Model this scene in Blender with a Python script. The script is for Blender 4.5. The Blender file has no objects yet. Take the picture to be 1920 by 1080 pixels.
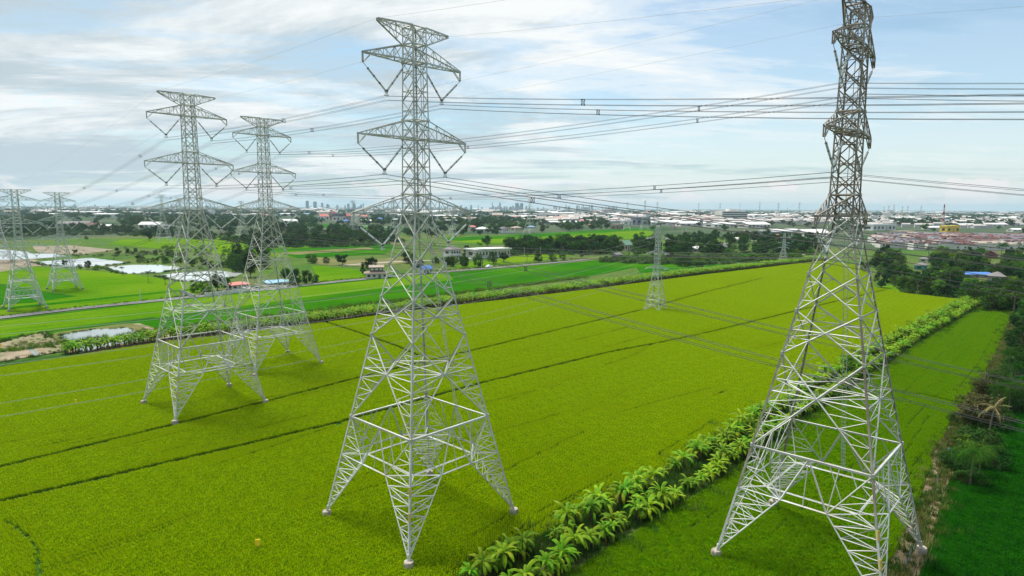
import bpy, math, random
import numpy as np
from mathutils import Vector, Matrix
R = math.radians
rnd = random.Random(7)
scene = bpy.context.scene
col = scene.collection

# ------------------------------------------------------------------ camera
CAM_F, CAM_PITCH, CAM_ROLL, CAM_H = 1183.80, 0.127059, 0.0055526, 39.4036
cam_data = bpy.data.cameras.new('camera')
cam_data.sensor_width = 36.0
cam_data.lens = CAM_F/1920*36
cam_data.clip_start = 0.5
cam_data.clip_end = 200000
cam = bpy.data.objects.new('camera', cam_data)
col.objects.link(cam)
cam.matrix_world = Matrix.Translation((0, 0, CAM_H)) @ Matrix.Rotation(math.pi/2-CAM_PITCH, 4, 'X') @ Matrix.Rotation(CAM_ROLL, 4, 'Z')
scene.camera = cam

# ------------------------------------------------------------------ world, sun, exposure
SUN_EL, SUN_AZ = R(66), R(-48)         # azimuth clockwise from +Y: high, from the left beyond the pylons
world = bpy.data.worlds.new('World'); scene.world = world
world.use_nodes = True
def build_world():
    nt = world.node_tree; N = nt.nodes; L = nt.links
    N.clear()
    out = N.new('ShaderNodeOutputWorld')
    sky = N.new('ShaderNodeTexSky'); sky.sky_type = 'NISHITA'; sky.sun_disc = False
    sky.sun_elevation = SUN_EL; sky.sun_rotation = SUN_AZ
    sky.air_density = 1.0; sky.dust_density = 1.2; sky.ozone_density = 1.5
    bg = N.new('ShaderNodeBackground'); bg.inputs[1].default_value = SKY_STRENGTH
    tint = N.new('ShaderNodeMix'); tint.data_type = 'RGBA'; tint.blend_type = 'MULTIPLY'; tint.inputs[0].default_value = 1.0; tint.inputs[7].default_value = (0.80, 0.95, 0.93, 1)
    L.new(sky.outputs[0], tint.inputs[6]); L.new(tint.outputs[2], bg.inputs[0])
    tc = N.new('ShaderNodeTexCoord'); sep = N.new('ShaderNodeSeparateXYZ'); L.new(tc.outputs['Generated'], sep.inputs[0])
    def math_(op, a, b=None, clamp=False):
        n = N.new('ShaderNodeMath'); n.operation = op; n.use_clamp = clamp
        for i, v in enumerate((a, b)):
            if v is None: continue
            if isinstance(v, (int, float)): n.inputs[i].default_value = v
            else: L.new(v, n.inputs[i])
        return n.outputs[0]
    zc = math_('ADD', math_('MAXIMUM', sep.outputs[2], 0.0), 0.09)
    comb = N.new('ShaderNodeCombineXYZ')
    L.new(math_('DIVIDE', sep.outputs[0], zc), comb.inputs[0]); L.new(math_('DIVIDE', sep.outputs[1], zc), comb.inputs[1])
    def noise(vec, scale, detail, rough, stretch, rot=0.0, loc=(0, 0, 0), dist=0.0):
        m = N.new('ShaderNodeMapping'); m.inputs['Scale'].default_value = stretch; m.inputs['Rotation'].default_value = (0, 0, rot); m.inputs['Location'].default_value = loc
        L.new(vec, m.inputs[0])
        t = N.new('ShaderNodeTexNoise'); t.inputs['Scale'].default_value = scale; t.inputs['Detail'].default_value = detail; t.inputs['Roughness'].default_value = rough
        t.inputs['Distortion'].default_value = dist
        L.new(m.outputs[0], t.inputs[0]); return t.outputs[0]
    def ramp(v, stops):
        r = N.new('ShaderNodeValToRGB'); cr = r.color_ramp; cr.interpolation = 'EASE'
        while len(cr.elements) < len(stops): cr.elements.new(0.5)
        for e, (p, c) in zip(cr.elements, stops):
            e.position = p; e.color = (c, c, c, 1) if isinstance(c, (int, float)) else (*c, 1)
        L.new(v, r.inputs[0]); return r.outputs[0]
    # streaky high cloud cover, with openings
    n1 = noise(comb.outputs[0], 0.62, 11, 0.64, (0.75, 1.5, 1), R(12), (3.1, 1.7, 0), 0.6)
    n2 = noise(comb.outputs[0], 2.3, 8, 0.66, (0.5, 1.3, 1), R(-10), (0.4, 5.0, 0), 0.4)
    mixn = math_('ADD', math_('MULTIPLY', n1, 0.62), math_('MULTIPLY', n2, 0.38))
    # openings are commoner towards the right of the view
    side = math_('ADD', math_('MULTIPLY', sep.outputs[0], -0.13), -0.012)
    cover = ramp(math_('ADD', mixn, side), ((0.39, 0.24), (0.475, 0.64), (0.55, 1.0)))
    # grey bellies of the thick cloud, upper left
    n3 = noise(comb.outputs[0], 0.5, 10, 0.66, (0.8, 1.4, 1), R(8), (8.4, 2.2, 0), 0.4)
    belly = ramp(math_('ADD', n3, math_('MULTIPLY', sep.outputs[0], -0.16)), ((0.45, 0.0), (0.60, 1.0)))
    mc = N.new('ShaderNodeMix'); mc.data_type = 'RGBA'
    L.new(belly, mc.inputs[0]); mc.inputs[6].default_value = (0.90, 0.93, 0.935, 1); mc.inputs[7].default_value = (0.52, 0.62, 0.68, 1)
    # cumulus heads low over the horizon
    geo = N.new('ShaderNodeCombineXYZ')
    az = math_('ARCTAN2', sep.outputs[0], sep.outputs[1])
    L.new(az, geo.inputs[0]); L.new(sep.outputs[2], geo.inputs[1])
    n4 = noise(geo.outputs[0], 9.0, 8, 0.62, (1, 2.0, 1), 0, (1.35, 0.3, 0), 0.3)
    lowmask = ramp(sep.outputs[2], ((0.0, 0.75), (0.03, 0.65), (0.075, 0.0)))
    cum = ramp(math_('MULTIPLY', n4, lowmask), ((0.33, 0.0), (0.385, 1.0)))
    mc2 = N.new('ShaderNodeMix'); mc2.data_type = 'RGBA'
    L.new(math_('MULTIPLY', cum, 0.75), mc2.inputs[0]); L.new(mc.outputs[2], mc2.inputs[6]); mc2.inputs[7].default_value = (0.93, 0.87, 0.85, 1)
    bgc = N.new('ShaderNodeBackground'); bgc.inputs[1].default_value = CLOUD_STRENGTH
    L.new(mc2.outputs[2], bgc.inputs[0])
    # horizon air is whitened
    hor = ramp(sep.outputs[2], ((0.0, 0.84), (0.07, 0.50), (0.22, 0.0)))
    fac = math_('MAXIMUM', math_('MAXIMUM', cover, hor), cum, True)
    mx = N.new('ShaderNodeMixShader'); L.new(fac, mx.inputs[0]); L.new(bg.outputs[0], mx.inputs[1]); L.new(bgc.outputs[0], mx.inputs[2])
    L.new(mx.outputs[0], out.inputs[0])
SKY_STRENGTH, CLOUD_STRENGTH = 0.125, 0.75
build_world()
sun_data = bpy.data.lights.new('sun', 'SUN'); sun_data.energy = 4.4; sun_data.angle = R(13.0); sun_data.color = (1.0, 0.94, 0.84)
sun = bpy.data.objects.new('sun', sun_data); col.objects.link(sun)
d = Vector((math.sin(SUN_AZ)*math.cos(SUN_EL), math.cos(SUN_AZ)*math.cos(SUN_EL), math.sin(SUN_EL)))
sun.rotation_euler = d.to_track_quat('Z', 'Y').to_euler(); sun.location = (-200, -100, 300)
vs = scene.view_settings
vs.view_transform = 'Standard'; vs.look = 'None'; vs.exposure = 0.50; vs.gamma = 1.0; vs.use_curve_mapping = False
scene.render.engine = 'CYCLES'
cy = scene.cycles
cy.use_denoising = True; cy.denoiser = 'OPENIMAGEDENOISE'; cy.denoising_prefilter = 'ACCURATE'
cy.max_bounces = 6; cy.transparent_max_bounces = 6; cy.volume_bounces = 0; cy.caustics_reflective = False; cy.caustics_refractive = False
scene.render.filter_size = 1.2

# ------------------------------------------------------------------ photo survey: a pixel of the 1920x1080 photograph to a point on the flat ground
def G(x, y, z=0.0):
    a, b = x-960, y-540
    cr, sr = math.cos(CAM_ROLL), math.sin(CAM_ROLL)
    X, Y = cr*a+sr*b, -sr*a+cr*b
    c, s = math.cos(CAM_PITCH), math.sin(CAM_PITCH)
    up = -Y/CAM_F
    dx, dy, dz = X/CAM_F, c+up*s, -s+up*c
    t = (z-CAM_H)/dz
    return Vector((dx*t, dy*t, z))
def mpp(p):            # metres per photo pixel at a ground point
    return (p[1]*math.cos(CAM_PITCH)+CAM_H*math.sin(CAM_PITCH))/CAM_F

# ------------------------------------------------------------------ helpers
def tag(o, label=None, cat=None, group=None, kind=None):
    if label: o['label'] = label
    if cat: o['category'] = cat
    if group: o['group'] = group
    if kind: o['kind'] = kind
    return o
def empty(name, loc, rz=0.0, label=None, cat=None, group=None, scale=None):
    o = bpy.data.objects.new(name, None); col.objects.link(o)
    o.location = loc; o.rotation_euler = (0, 0, rz); o.empty_display_size = 0.5
    if scale: o.scale = (scale,)*3 if isinstance(scale, (int, float)) else scale
    return tag(o, label, cat, group)
def link(name, mesh, parent=None):
    o = bpy.data.objects.new(name, mesh); col.objects.link(o)
    if parent: o.parent = parent
    return o
def copy_tree(o, parent=None):
    c = o.copy(); col.objects.link(c)
    if parent: c.parent = parent
    for ch in list(o.children): copy_tree(ch, c)
    return c

class MB:
    def __init__(s): s.v = []; s.f = []; s.m = []
    def add(s, vs, fs, mi=0):
        n = len(s.v); s.v.extend([tuple(v) for v in vs]); s.f.extend([tuple(i+n for i in f) for f in fs]); s.m.extend([mi]*len(fs))
    def angle(s, p, q, w, ref, mi=0, t=None):
        """an L-shaped steel member from p to q; ref points out of the L's corner"""
        p, q = Vector(p), Vector(q); d = q-p
        if d.length < 1e-4: return
        d.normalize(); r = Vector(ref); r = r-d*r.dot(d)
        if r.length < 1e-3: r = d.orthogonal()
        r.normalize(); b = d.cross(r)
        e1 = (r+b)*-0.7071; e2 = (r-b)*-0.7071           # the two flanges
        t = t or w*0.2
        c0 = r*(w*0.35)
        prof = [c0, c0+e1*w, c0+e1*w+e2*t, c0+e1*t+e2*t, c0+e2*w+e1*t, c0+e2*w]
        vs = [p+x for x in prof]+[q+x for x in prof]
        fs = [(i, (i+1) % 6, (i+1) % 6+6, i+6) for i in range(6)]
        s.add(vs, fs, mi)
    def bar(s, p, q, w, h=None, mi=0, up=(0, 0, 1), w2=None):
        p, q = Vector(p), Vector(q); d = q-p
        if d.length < 1e-5: return
        d.normalize(); u = Vector(up); u = u-d*u.dot(d)
        if u.length < 1e-3: u = d.orthogonal()
        u.normalize(); b = d.cross(u); h = h or w; k = 1 if w2 is None else w2/w
        pr = [(-b*w-u*h)*.5, (b*w-u*h)*.5, (b*w+u*h)*.5, (-b*w+u*h)*.5]
        s.add([p+x for x in pr]+[q+x*k for x in pr], [(3, 2, 1, 0), (4, 5, 6, 7)]+[(i, (i+1) % 4, (i+1) % 4+4, i+4) for i in range(4)], mi)
    def box(s, c, sz, mi=0, rz=0.0):
        x, y, z = (k/2 for k in sz); co, si = math.cos(rz), math.sin(rz)
        P = [(-x, -y, -z), (x, -y, -z), (x, y, -z), (-x, y, -z), (-x, -y, z), (x, -y, z), (x, y, z), (-x, y, z)]
        s.add([(c[0]+a*co-b*si, c[1]+a*si+b*co, c[2]+d) for a, b, d in P], [(3, 2, 1, 0), (4, 5, 6, 7), (0, 1, 5, 4), (1, 2, 6, 5), (2, 3, 7, 6), (3, 0, 4, 7)], mi)
    def tube(s, pts, rads, n=6, mi=0, cap=True):
        pts = [Vector(p) for p in pts]
        if isinstance(rads, (int, float)): rads = [rads]*len(pts)
        vs = []; fs = []
        for i, p in enumerate(pts):
            a, b = pts[max(i-1, 0)], pts[min(i+1, len(pts)-1)]
            d = (b-a).normalized(); u = Vector((0, 0, 1)) if abs(d.z) < .9 else Vector((1, 0, 0))
            u = (u-d*u.dot(d)).normalized(); w = d.cross(u)
            for k in range(n):
                an = 2*math.pi*k/n; vs.append(p+(u*math.cos(an)+w*math.sin(an))*rads[i])
        for i in range(len(pts)-1):
            for k in range(n):
                fs.append((i*n+k, i*n+(k+1) % n, (i+1)*n+(k+1) % n, (i+1)*n+k))
        if cap: fs += [tuple(range(n-1, -1, -1)), tuple(range((len(pts)-1)*n, len(pts)*n))]
        s.add(vs, fs, mi)
    def mesh(s, name, mats, smooth=False):
        me = bpy.data.meshes.new(name); me.from_pydata(s.v, [], s.f)
        for m in (mats if isinstance(mats, (list, tuple)) else [mats]): me.materials.append(m)
        if any(s.m): me.polygons.foreach_set('material_index', s.m)
        if smooth: me.polygons.foreach_set('use_smooth', [True]*len(me.polygons))
        me.update(); return me
    def build(s, name, mats, parent=None, smooth=False):
        return link(name, s.mesh(name, mats, smooth), parent)

# ------------------------------------------------------------------ materials
def mat(name, c1, c2=None, scale=1.0, rough=0.8, detail=4.0, stretch=None, rot=0.0, c3=None, scale3=0.05, amt3=0.6, bump=0.0, bscale=None, metal=0.0, spec=0.3,
        trans=0.0, objvar=0.0, coords='Object', lo=0.35, hi=0.65, fine=0.0, fscale=8.0, emit=None):
    m = bpy.data.materials.new(name); m.use_nodes = True
    nt = m.node_tree; N = nt.nodes; L = nt.links; b = N['Principled BSDF']
    b.inputs['Roughness'].default_value = rough; b.inputs['Metallic'].default_value = metal; b.inputs['Specular IOR Level'].default_value = spec
    def rgba(c): return (*c, 1)
    tc = N.new('ShaderNodeTexCoord'); vec = tc.outputs[coords]
    def nz(sc, det, st=None):
        mp = N.new('ShaderNodeMapping'); mp.inputs['Rotation'].default_value = (0, 0, rot)
        L.new(vec, mp.inputs[0]); src = mp.outputs[0]
        if st:
            m2 = N.new('ShaderNodeMapping'); m2.inputs['Scale'].default_value = st; L.new(src, m2.inputs[0]); src = m2.outputs[0]
        t = N.new('ShaderNodeTexNoise'); t.inputs['Scale'].default_value = sc; t.inputs['Detail'].default_value = det; t.inputs['Roughness'].default_value = 0.62
        L.new(src, t.inputs[0]); return t.outputs[0]
    def rng(v, a, bb):
        r = N.new('ShaderNodeMapRange'); r.inputs[1].default_value = a; r.inputs[2].default_value = bb; r.clamp = True; L.new(v, r.inputs[0]); return r.outputs[0]
    def mix(f, a, bb, amt=None):
        x = N.new('ShaderNodeMix'); x.data_type = 'RGBA'
        if isinstance(f, (int, float)): x.inputs[0].default_value = f
        else: L.new(f, x.inputs[0])
        for i, c in ((6, a), (7, bb)):
            if isinstance(c, tuple): x.inputs[i].default_value = rgba(c)
            else: L.new(c, x.inputs[i])
        return x.outputs[2]
    color = None
    if c2: color = mix(rng(nz(scale, detail, stretch), lo, hi), c1, c2)
    if c3:
        f = rng(nz(scale3, 3), 0.42, 0.66); k = N.new('ShaderNodeMath'); k.operation = 'MULTIPLY'; L.new(f, k.inputs[0]); k.inputs[1].default_value = amt3
        color = mix(k.outputs[0], color if color is not None else c1, c3)
    if fine:
        f = rng(nz(fscale, 2), 0.3, 0.7); k = N.new('ShaderNodeMapRange'); L.new(f, k.inputs[0]); k.inputs[3].default_value = 1-fine; k.inputs[4].default_value = 1+fine
        h = N.new('ShaderNodeHueSaturation'); L.new(k.outputs[0], h.inputs['Value'])
        if color is None: h.inputs['Color'].default_value = rgba(c1)
        else: L.new(color, h.inputs['Color'])
        color = h.outputs[0]
    if objvar:
        oi = N.new('ShaderNodeObjectInfo'); k = N.new('ShaderNodeMapRange'); L.new(oi.outputs['Random'], k.inputs[0]); k.inputs[3].default_value = 1-objvar; k.inputs[4].default_value = 1+objvar
        h = N.new('ShaderNodeHueSaturation'); L.new(k.outputs[0], h.inputs['Value'])
        k2 = N.new('ShaderNodeMapRange'); w = N.new('ShaderNodeMath'); w.operation = 'FRACT'; ml = N.new('ShaderNodeMath'); ml.operation = 'MULTIPLY'; ml.inputs[1].default_value = 7.31
        L.new(oi.outputs['Random'], ml.inputs[0]); L.new(ml.outputs[0], w.inputs[0]); L.new(w.outputs[0], k2.inputs[0]); k2.inputs[3].default_value = 0.5-objvar*0.09; k2.inputs[4].default_value = 0.5+objvar*0.05
        L.new(k2.outputs[0], h.inputs['Hue'])
        if color is None: h.inputs['Color'].default_value = rgba(c1)
        else: L.new(color, h.inputs['Color'])
        color = h.outputs[0]
    if color is None: b.inputs['Base Color'].default_value = rgba(c1)
    else: L.new(color, b.inputs['Base Color'])
    if bump:
        bp = N.new('ShaderNodeBump'); bp.inputs['Strength'].default_value = bump; bp.inputs['Distance'].default_value = 0.3
        L.new(nz(bscale or scale, 3), bp.inputs['Height']); L.new(bp.outputs[0], b.inputs['Normal'])
    if trans:
        tr = N.new('ShaderNodeBsdfTranslucent'); ms = N.new('ShaderNodeMixShader'); ms.inputs[0].default_value = trans
        if color is None: tr.inputs[0].default_value = rgba(c1)
        else: L.new(color, tr.inputs[0])
        L.new(b.outputs[0], ms.inputs[1]); L.new(tr.outputs[0], ms.inputs[2]); L.new(ms.outputs[0], N['Material Output'].inputs[0])
    return m

TH = R(46.9728)                                  # bearing of the crossarms; fields, road and ditches run the same way
UX, VX = Vector((math.cos(TH), math.sin(TH), 0)), Vector((-math.sin(TH), math.cos(TH), 0))
steel = mat('galvanised_steel', (0.62, 0.64, 0.62), (0.47, 0.48, 0.45), 0.35, 0.55, c3=(0.34, 0.28, 0.20), scale3=0.13, amt3=0.5, metal=0.05, spec=0.35)
steel_rust = mat('weathered_steel', (0.40, 0.38, 0.34), (0.23, 0.185, 0.135), 0.3, 0.6, c3=(0.14, 0.095, 0.055), scale3=0.09, amt3=0.8, metal=0.05, spec=0.3)
steel_far = mat('pale_steel', (0.56, 0.60, 0.58), (0.42, 0.45, 0.43), 0.3, 0.6, metal=0.1)
concrete = mat('footing_concrete', (0.44, 0.40, 0.34), (0.22, 0.19, 0.15), 2.4, 0.9, bump=0.4)
insul = mat('insulator_glaze', (0.58, 0.61, 0.60), (0.44, 0.47, 0.47), 3, 0.35, spec=0.5)
darkiron = mat('dark_iron', (0.05, 0.05, 0.05), rough=0.5)
wiremat = mat('aluminium_wire', (0.06, 0.062, 0.065), rough=0.6, spec=0.2)
yellowpaint = mat('yellow_paint', (0.90, 0.68, 0.02), (0.80, 0.56, 0.03), 5, 0.5)
platepaint = mat('faded_yellow_plate', (0.62, 0.44, 0.10), (0.50, 0.34, 0.10), 3, 0.6)

# ------------------------------------------------------------------ ground
rice_sheet = mat('rice_field_soil', (0.045, 0.085, 0.006), (0.030, 0.060, 0.006), 0.5, 0.95, stretch=(0.06, 0.8, 1), rot=-TH, c3=(0.06, 0.09, 0.008), scale3=0.018, amt3=0.7, bump=0.8, bscale=2.2, fine=0.22, fscale=1.4, spec=0.05)
green_sheet = mat('green_paddy', (0.022, 0.125, 0.002), (0.010, 0.082, 0.002), 0.4, 0.95, stretch=(0.08, 0.9, 1), rot=-TH, c3=(0.050, 0.150, 0.002), scale3=0.012, amt3=0.7, bump=0.6, bscale=1.5, fine=0.2, fscale=1.0, spec=0.0)
dark_sheet = mat('dark_green_paddy', (0.018, 0.082, 0.006), (0.012, 0.060, 0.005), 0.4, 0.95, stretch=(0.08, 0.9, 1), rot=-TH, bump=0.6, bscale=1.6, fine=0.25, fscale=1.2, spec=0.05)
bright_sheet = mat('bright_green_paddy', (0.078, 0.175, 0.002), (0.042, 0.135, 0.002), 0.3, 0.95, stretch=(0.08, 0.9, 1), rot=-TH, c3=(0.14, 0.21, 0.01), scale3=0.01, amt3=0.6, bump=0.5, bscale=1.3, fine=0.15, fscale=0.8, spec=0.0)
scrub = mat('scrub_ground', (0.035, 0.100, 0.010), (0.070, 0.125, 0.018), 0.035, 0.95, detail=8, c3=(0.13, 0.11, 0.055), scale3=0.012, amt3=0.55, bump=0.7, bscale=0.5, fine=0.3, fscale=0.35, spec=0.05)
plain = mat('plain_ground', (0.022, 0.060, 0.022), (0.050, 0.080, 0.035), 0.012, 0.95, detail=8, c3=(0.14, 0.13, 0.10), scale3=0.006, amt3=0.5, spec=0.05)
bund = mat('bund_grass', (0.016, 0.060, 0.006), (0.030, 0.085, 0.010), 0.5, 0.95, fine=0.3, fscale=1.5, spec=0.05)
drygrass = mat('dry_grass', (0.14, 0.13, 0.045), (0.07, 0.11, 0.025), 0.25, 0.95, detail=7, c3=(0.24, 0.19, 0.11), scale3=0.05, amt3=0.5, bump=0.6, bscale=0.8, spec=0.05)
soil = mat('bare_soil', (0.32, 0.26, 0.19), (0.17, 0.135, 0.095), 0.22, 0.95, detail=10, c3=(0.10, 0.14, 0.04), scale3=0.09, amt3=0.75, bump=0.4, bscale=0.5, spec=0.1)
greysoil = mat('grey_brown_soil', (0.26, 0.22, 0.17), (0.19, 0.16, 0.12), 0.08, 0.95, detail=8, c3=(0.10, 0.13, 0.05), scale3=0.04, amt3=0.4, spec=0.1)
mud = mat('ditch_mud', (0.14, 0.10, 0.06), (0.24, 0.18, 0.11), 0.6, 0.9, detail=7, c3=(0.05, 0.06, 0.03), scale3=0.3, amt3=0.7, bump=0.6, bscale=1.2, spec=0.2)
asphalt = mat('asphalt', (0.115, 0.115, 0.125), (0.085, 0.085, 0.09), 0.3, 0.9, c3=(0.17, 0.17, 0.17), scale3=0.03, amt3=0.6)
concrete_road = mat('pale_track', (0.34, 0.32, 0.28), (0.25, 0.23, 0.19), 0.2, 0.9)
linepaint = mat('line_paint', (0.55, 0.55, 0.52), rough=0.8)
def watermat(name='pond_water', c=(0.22, 0.26, 0.26, 1)):
    m = bpy.data.materials.new(name); m.use_nodes = True; N = m.node_tree.nodes; L = m.node_tree.links; b = N['Principled BSDF']
    b.inputs['Base Color'].default_value = c; b.inputs['Roughness'].default_value = 0.04; b.inputs['IOR'].default_value = 1.33; b.inputs['Specular IOR Level'].default_value = 1.0
    t = N.new('ShaderNodeTexNoise'); t.inputs['Scale'].default_value = 0.5; tc = N.new('ShaderNodeTexCoord'); L.new(tc.outputs['Object'], t.inputs[0])
    bp = N.new('ShaderNodeBump'); bp.inputs['Strength'].default_value = 0.02; L.new(t.outputs[0], bp.inputs['Height']); L.new(bp.outputs[0], b.inputs['Normal']); return m
water = watermat()
palewater = watermat('sky_pale_water', (0.52, 0.55, 0.54, 1))  # bright sky reflection put into the base colour of the far ponds
darkwater = mat('ditch_water', (0.05, 0.055, 0.045), rough=0.1, spec=0.5)

_zn = [0]
def sheet(name, pts, m, z, label, cat):
    _zn[0] += 1; z += 0.0005*_zn[0]
    P = [Vector((p[0], p[1], z)) for p in pts]
    me = bpy.data.meshes.new(name); me.from_pydata(P, [], [tuple(range(len(P)))]); me.materials.append(m); me.update()
    if me.polygons[0].normal.z < 0: me.flip_normals()
    return tag(link(name, me), label, cat, kind='structure')
def px(*pts): return [G(x, y) for x, y in pts]
def strip(name, pts, w, m, z, label, cat, jit=0.0):
    P = [Vector((p[0], p[1], 0)) for p in pts]; Q = []
    for a, b in zip(P, P[1:]):
        n = max(1, int((b-a).length/6)) if jit else 1
        Q += [a.lerp(b, i/n) for i in range(n)]
    Q.append(P[-1]); vs = []; rr = random.Random(name+str(len(Q)))
    for i, p in enumerate(Q):
        t = (Q[min(i+1, len(Q)-1)]-Q[max(i-1, 0)]).normalized(); n = Vector((-t.y, t.x, 0)); ww = w*(1+rr.uniform(-jit, jit))
        o = n*rr.uniform(-jit, jit)*w*.3
        vs += [p+n*ww*.5+o+Vector((0, 0, z)), p-n*ww*.5+o+Vector((0, 0, z))]
    me = bpy.data.meshes.new(name); me.from_pydata(vs, [], [(2*i+1, 2*i+3, 2*i+2, 2*i) for i in range(len(Q)-1)]); me.materials.append(m); me.update()
    return tag(link(name, me), label, cat, kind='structure')

rim = [(32000*math.cos(2*math.pi*i/64), 32000*math.sin(2*math.pi*i/64)) for i in range(64)]
sheet('ground', rim, plain, 0.0, 'flat green and brown plain reaching to the horizon', 'ground')
SCRUB = px((-700, 620), (-300, 470), (0, 452), (300, 440), (640, 437), (1000, 440), (1300, 442), (1640, 470), (2050, 470), (2600, 640), (2300, 800), (1540, 560), (800, 600), (0, 720))
sheet('scrub_land', SCRUB, scrub, 0.02, 'patchy scrub ground between the paddies and the houses', 'scrub')
MAIN = px((-700, 800), (0, 692), (150, 668), (300, 646), (600, 608), (860, 574), (1100, 545), (1300, 519), (1540, 490), (1620, 500), (1640, 540), (1700, 552), (1800, 563)) + px((1830, 566), (1680, 650), (1480, 775), (1280, 905), (1000, 1062), (900, 1120), (500, 1500), (-900, 1500))
sheet('rice_field', MAIN, rice_sheet, 0.06, 'large yellow green rice field under the pylons', 'rice field')
MID = px((760, 1300), (900, 1120), (1000, 1062), (1280, 905), (1480, 775), (1680, 650), (1830, 566), (1900, 580), (1900, 620), (1880, 690), (1800, 760), (1785, 800), (1750, 880), (1735, 930), (1680, 1080), (1600, 1300))
sheet('rice_field', MID, rice_sheet, 0.07, 'strip of green rice between the banana rows and the ditch', 'rice field')
RIGHT = px((1690, 1080), (1728, 985), (1755, 905), (1768, 880), (1762, 860), (1790, 815), (1815, 770), (1850, 720), (2300, 640), (2600, 700), (2300, 1300), (1660, 1300))
sheet('paddy_field', RIGHT, dark_sheet, 0.08, 'deep green paddy to the right of the muddy ditch', 'paddy field')
# between the far banana row and the road
sheet('paddy_field', px((-500, 700), (0, 601), (300, 565), (720, 521), (1085, 492), (1200, 478), (1240, 492), (1100, 520), (860, 551), (600, 583), (300, 622), (0, 662)), green_sheet, 0.10, 'long green paddy strip beside the asphalt road', 'paddy field')
sheet('paddy_field', px((-500, 660), (0, 603), (300, 567), (720, 523), (840, 511), (850, 525), (560, 560), (290, 597), (0, 634), (-500, 705)), bright_sheet, 0.13, 'olive paddy right below the asphalt road', 'paddy field')
strip('bund', px((290, 600), (560, 567), (760, 545), (950, 520), (1080, 508), (1200, 492)), 2.2, bund, 0.15, 'dark bund crossing the green paddy strip', 'bund', 0.2)
strip('bund', px((880, 536), (1000, 521), (1120, 503)), 1.4, bund, 0.16, 'short dark bund near the end of the green strip', 'bund', 0.3)
strip('bund', px((0, 637), (120, 618), (290, 596)), 2.0, bund, 0.155, 'dark bund behind the square pond', 'bund', 0.3)
sheet('paddy_field', px((1180, 482), (1290, 478), (1400, 474), (1480, 470), (1500, 478), (1300, 504), (1200, 512)), green_sheet, 0.09, 'small green paddy behind the far banana row', 'paddy field')
strip('track', px((1300, 497), (1400, 487), (1480, 480), (1520, 476)), 2.4, concrete_road, 0.17, 'pale dirt track behind the far banana row', 'track', 0.2)
# left of the road
sheet('paddy_field', px((-400, 600), (0, 548), (0, 503), (60, 500), (230, 512), (330, 527), (430, 537), (330, 558), (0, 592), (-400, 650)), bright_sheet, 0.10, 'bright green paddy around the two shorter pylons', 'paddy field')
sheet('paddy_field', px((-400, 570), (0, 533), (140, 556), (60, 568), (0, 572), (-400, 620)), green_sheet, 0.13, 'dark green paddy corner at the left edge', 'paddy field')
strip('bund', px((-100, 515), (0, 533), (70, 545), (140, 556)), 1.2, bund, 0.15, 'thin bund beside the leftmost short pylon', 'bund', 0.2)
strip('paddy_field', px((-200, 604), (0, 580), (330, 546), (430, 537)), 6, green_sheet, 0.14, 'narrow green verge strip above the road', 'paddy field')
sheet('bare_ground', px((-300, 520), (0, 510), (60, 500), (100, 497), (60, 486), (-300, 492)), greysoil, 0.12, 'bare earth plateau behind the short pylons', 'bare ground')
sheet('bare_ground', px((60, 462), (130, 460), (200, 467), (215, 468), (150, 478), (70, 474)), greysoil, 0.12, 'bare brown earth patch beyond the ponds', 'bare ground')
for i, (pts, lab) in enumerate((
    (((-200, 478), (0, 468), (50, 472), (60, 476), (0, 479), (-200, 486)), 'pale pond at the far left edge'),
    (((-200, 486), (0, 480), (60, 476), (105, 476), (125, 481), (60, 486), (0, 488), (-200, 494)), 'pale pond in front of the bare earth patch'),
    (((63, 492), (110, 488), (170, 484), (245, 493), (205, 498), (130, 502), (80, 497)), 'pale pond with a small bush before it'),
    (((190, 502), (250, 497), (300, 497), (352, 503), (300, 512), (230, 514)), 'pale pond with palms on its near bank'),
    (((292, 517), (340, 512), (410, 508), (455, 513), (440, 520), (390, 530), (330, 527)), 'pale pond behind the red roofed house'))):
    sheet('pond', px(*pts), palewater, 0.2, lab, 'pond')
for pts, m, lab in (
    (((230, 449), (420, 446), (640, 455), (660, 478), (540, 483), (430, 478), (300, 467), (200, 458)), bright_sheet, 'bright green field behind the leaning ponds'),
    (((480, 468), (560, 466), (720, 455), (742, 462), (720, 477), (560, 484)), green_sheet, 'green field beside the lone round tree'),
    (((585, 498), (660, 505), (690, 509), (720, 517), (600, 530), (590, 512)), bright_sheet, 'bright paddy left of the old wooden house'),
    (((840, 452), (1000, 445), (1200, 430), (1225, 434), (1220, 446), (1080, 452), (900, 458)), bright_sheet, 'bright field behind the row of palms'),
    (((820, 447), (960, 441), (1180, 428), (1240, 430), (1000, 444), (860, 452)), green_sheet, 'far green field before the white houses'),
    (((590, 421), (660, 421), (725, 424), (760, 428), (640, 428), (585, 425)), green_sheet, 'thin far green field under the temple roofs'),
    (((848, 503), (960, 494), (1050, 484), (1080, 479), (1070, 474), (980, 479), (880, 493)), bright_sheet, 'small bright paddy above the road by the pickup'),
    (((1640, 540), (1690, 533), (1740, 520), (1745, 528), (1700, 549), (1650, 545)), bright_sheet, 'grassy corner by the dark grove')):
    sheet('paddy_field', px(*pts), m, 0.18, lab, 'paddy field')
sheet('bare_ground', px((500, 476), (560, 472), (690, 464), (702, 467), (560, 478)), drygrass, 0.22, 'narrow brown fallow strip before the dark hedge', 'bare ground')
sheet('dry_ground', px((590, 482), (650, 488), (760, 483), (800, 489), (700, 501), (590, 496)), drygrass, 0.19, 'dry grass around the lone round tree', 'dry ground')
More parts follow.
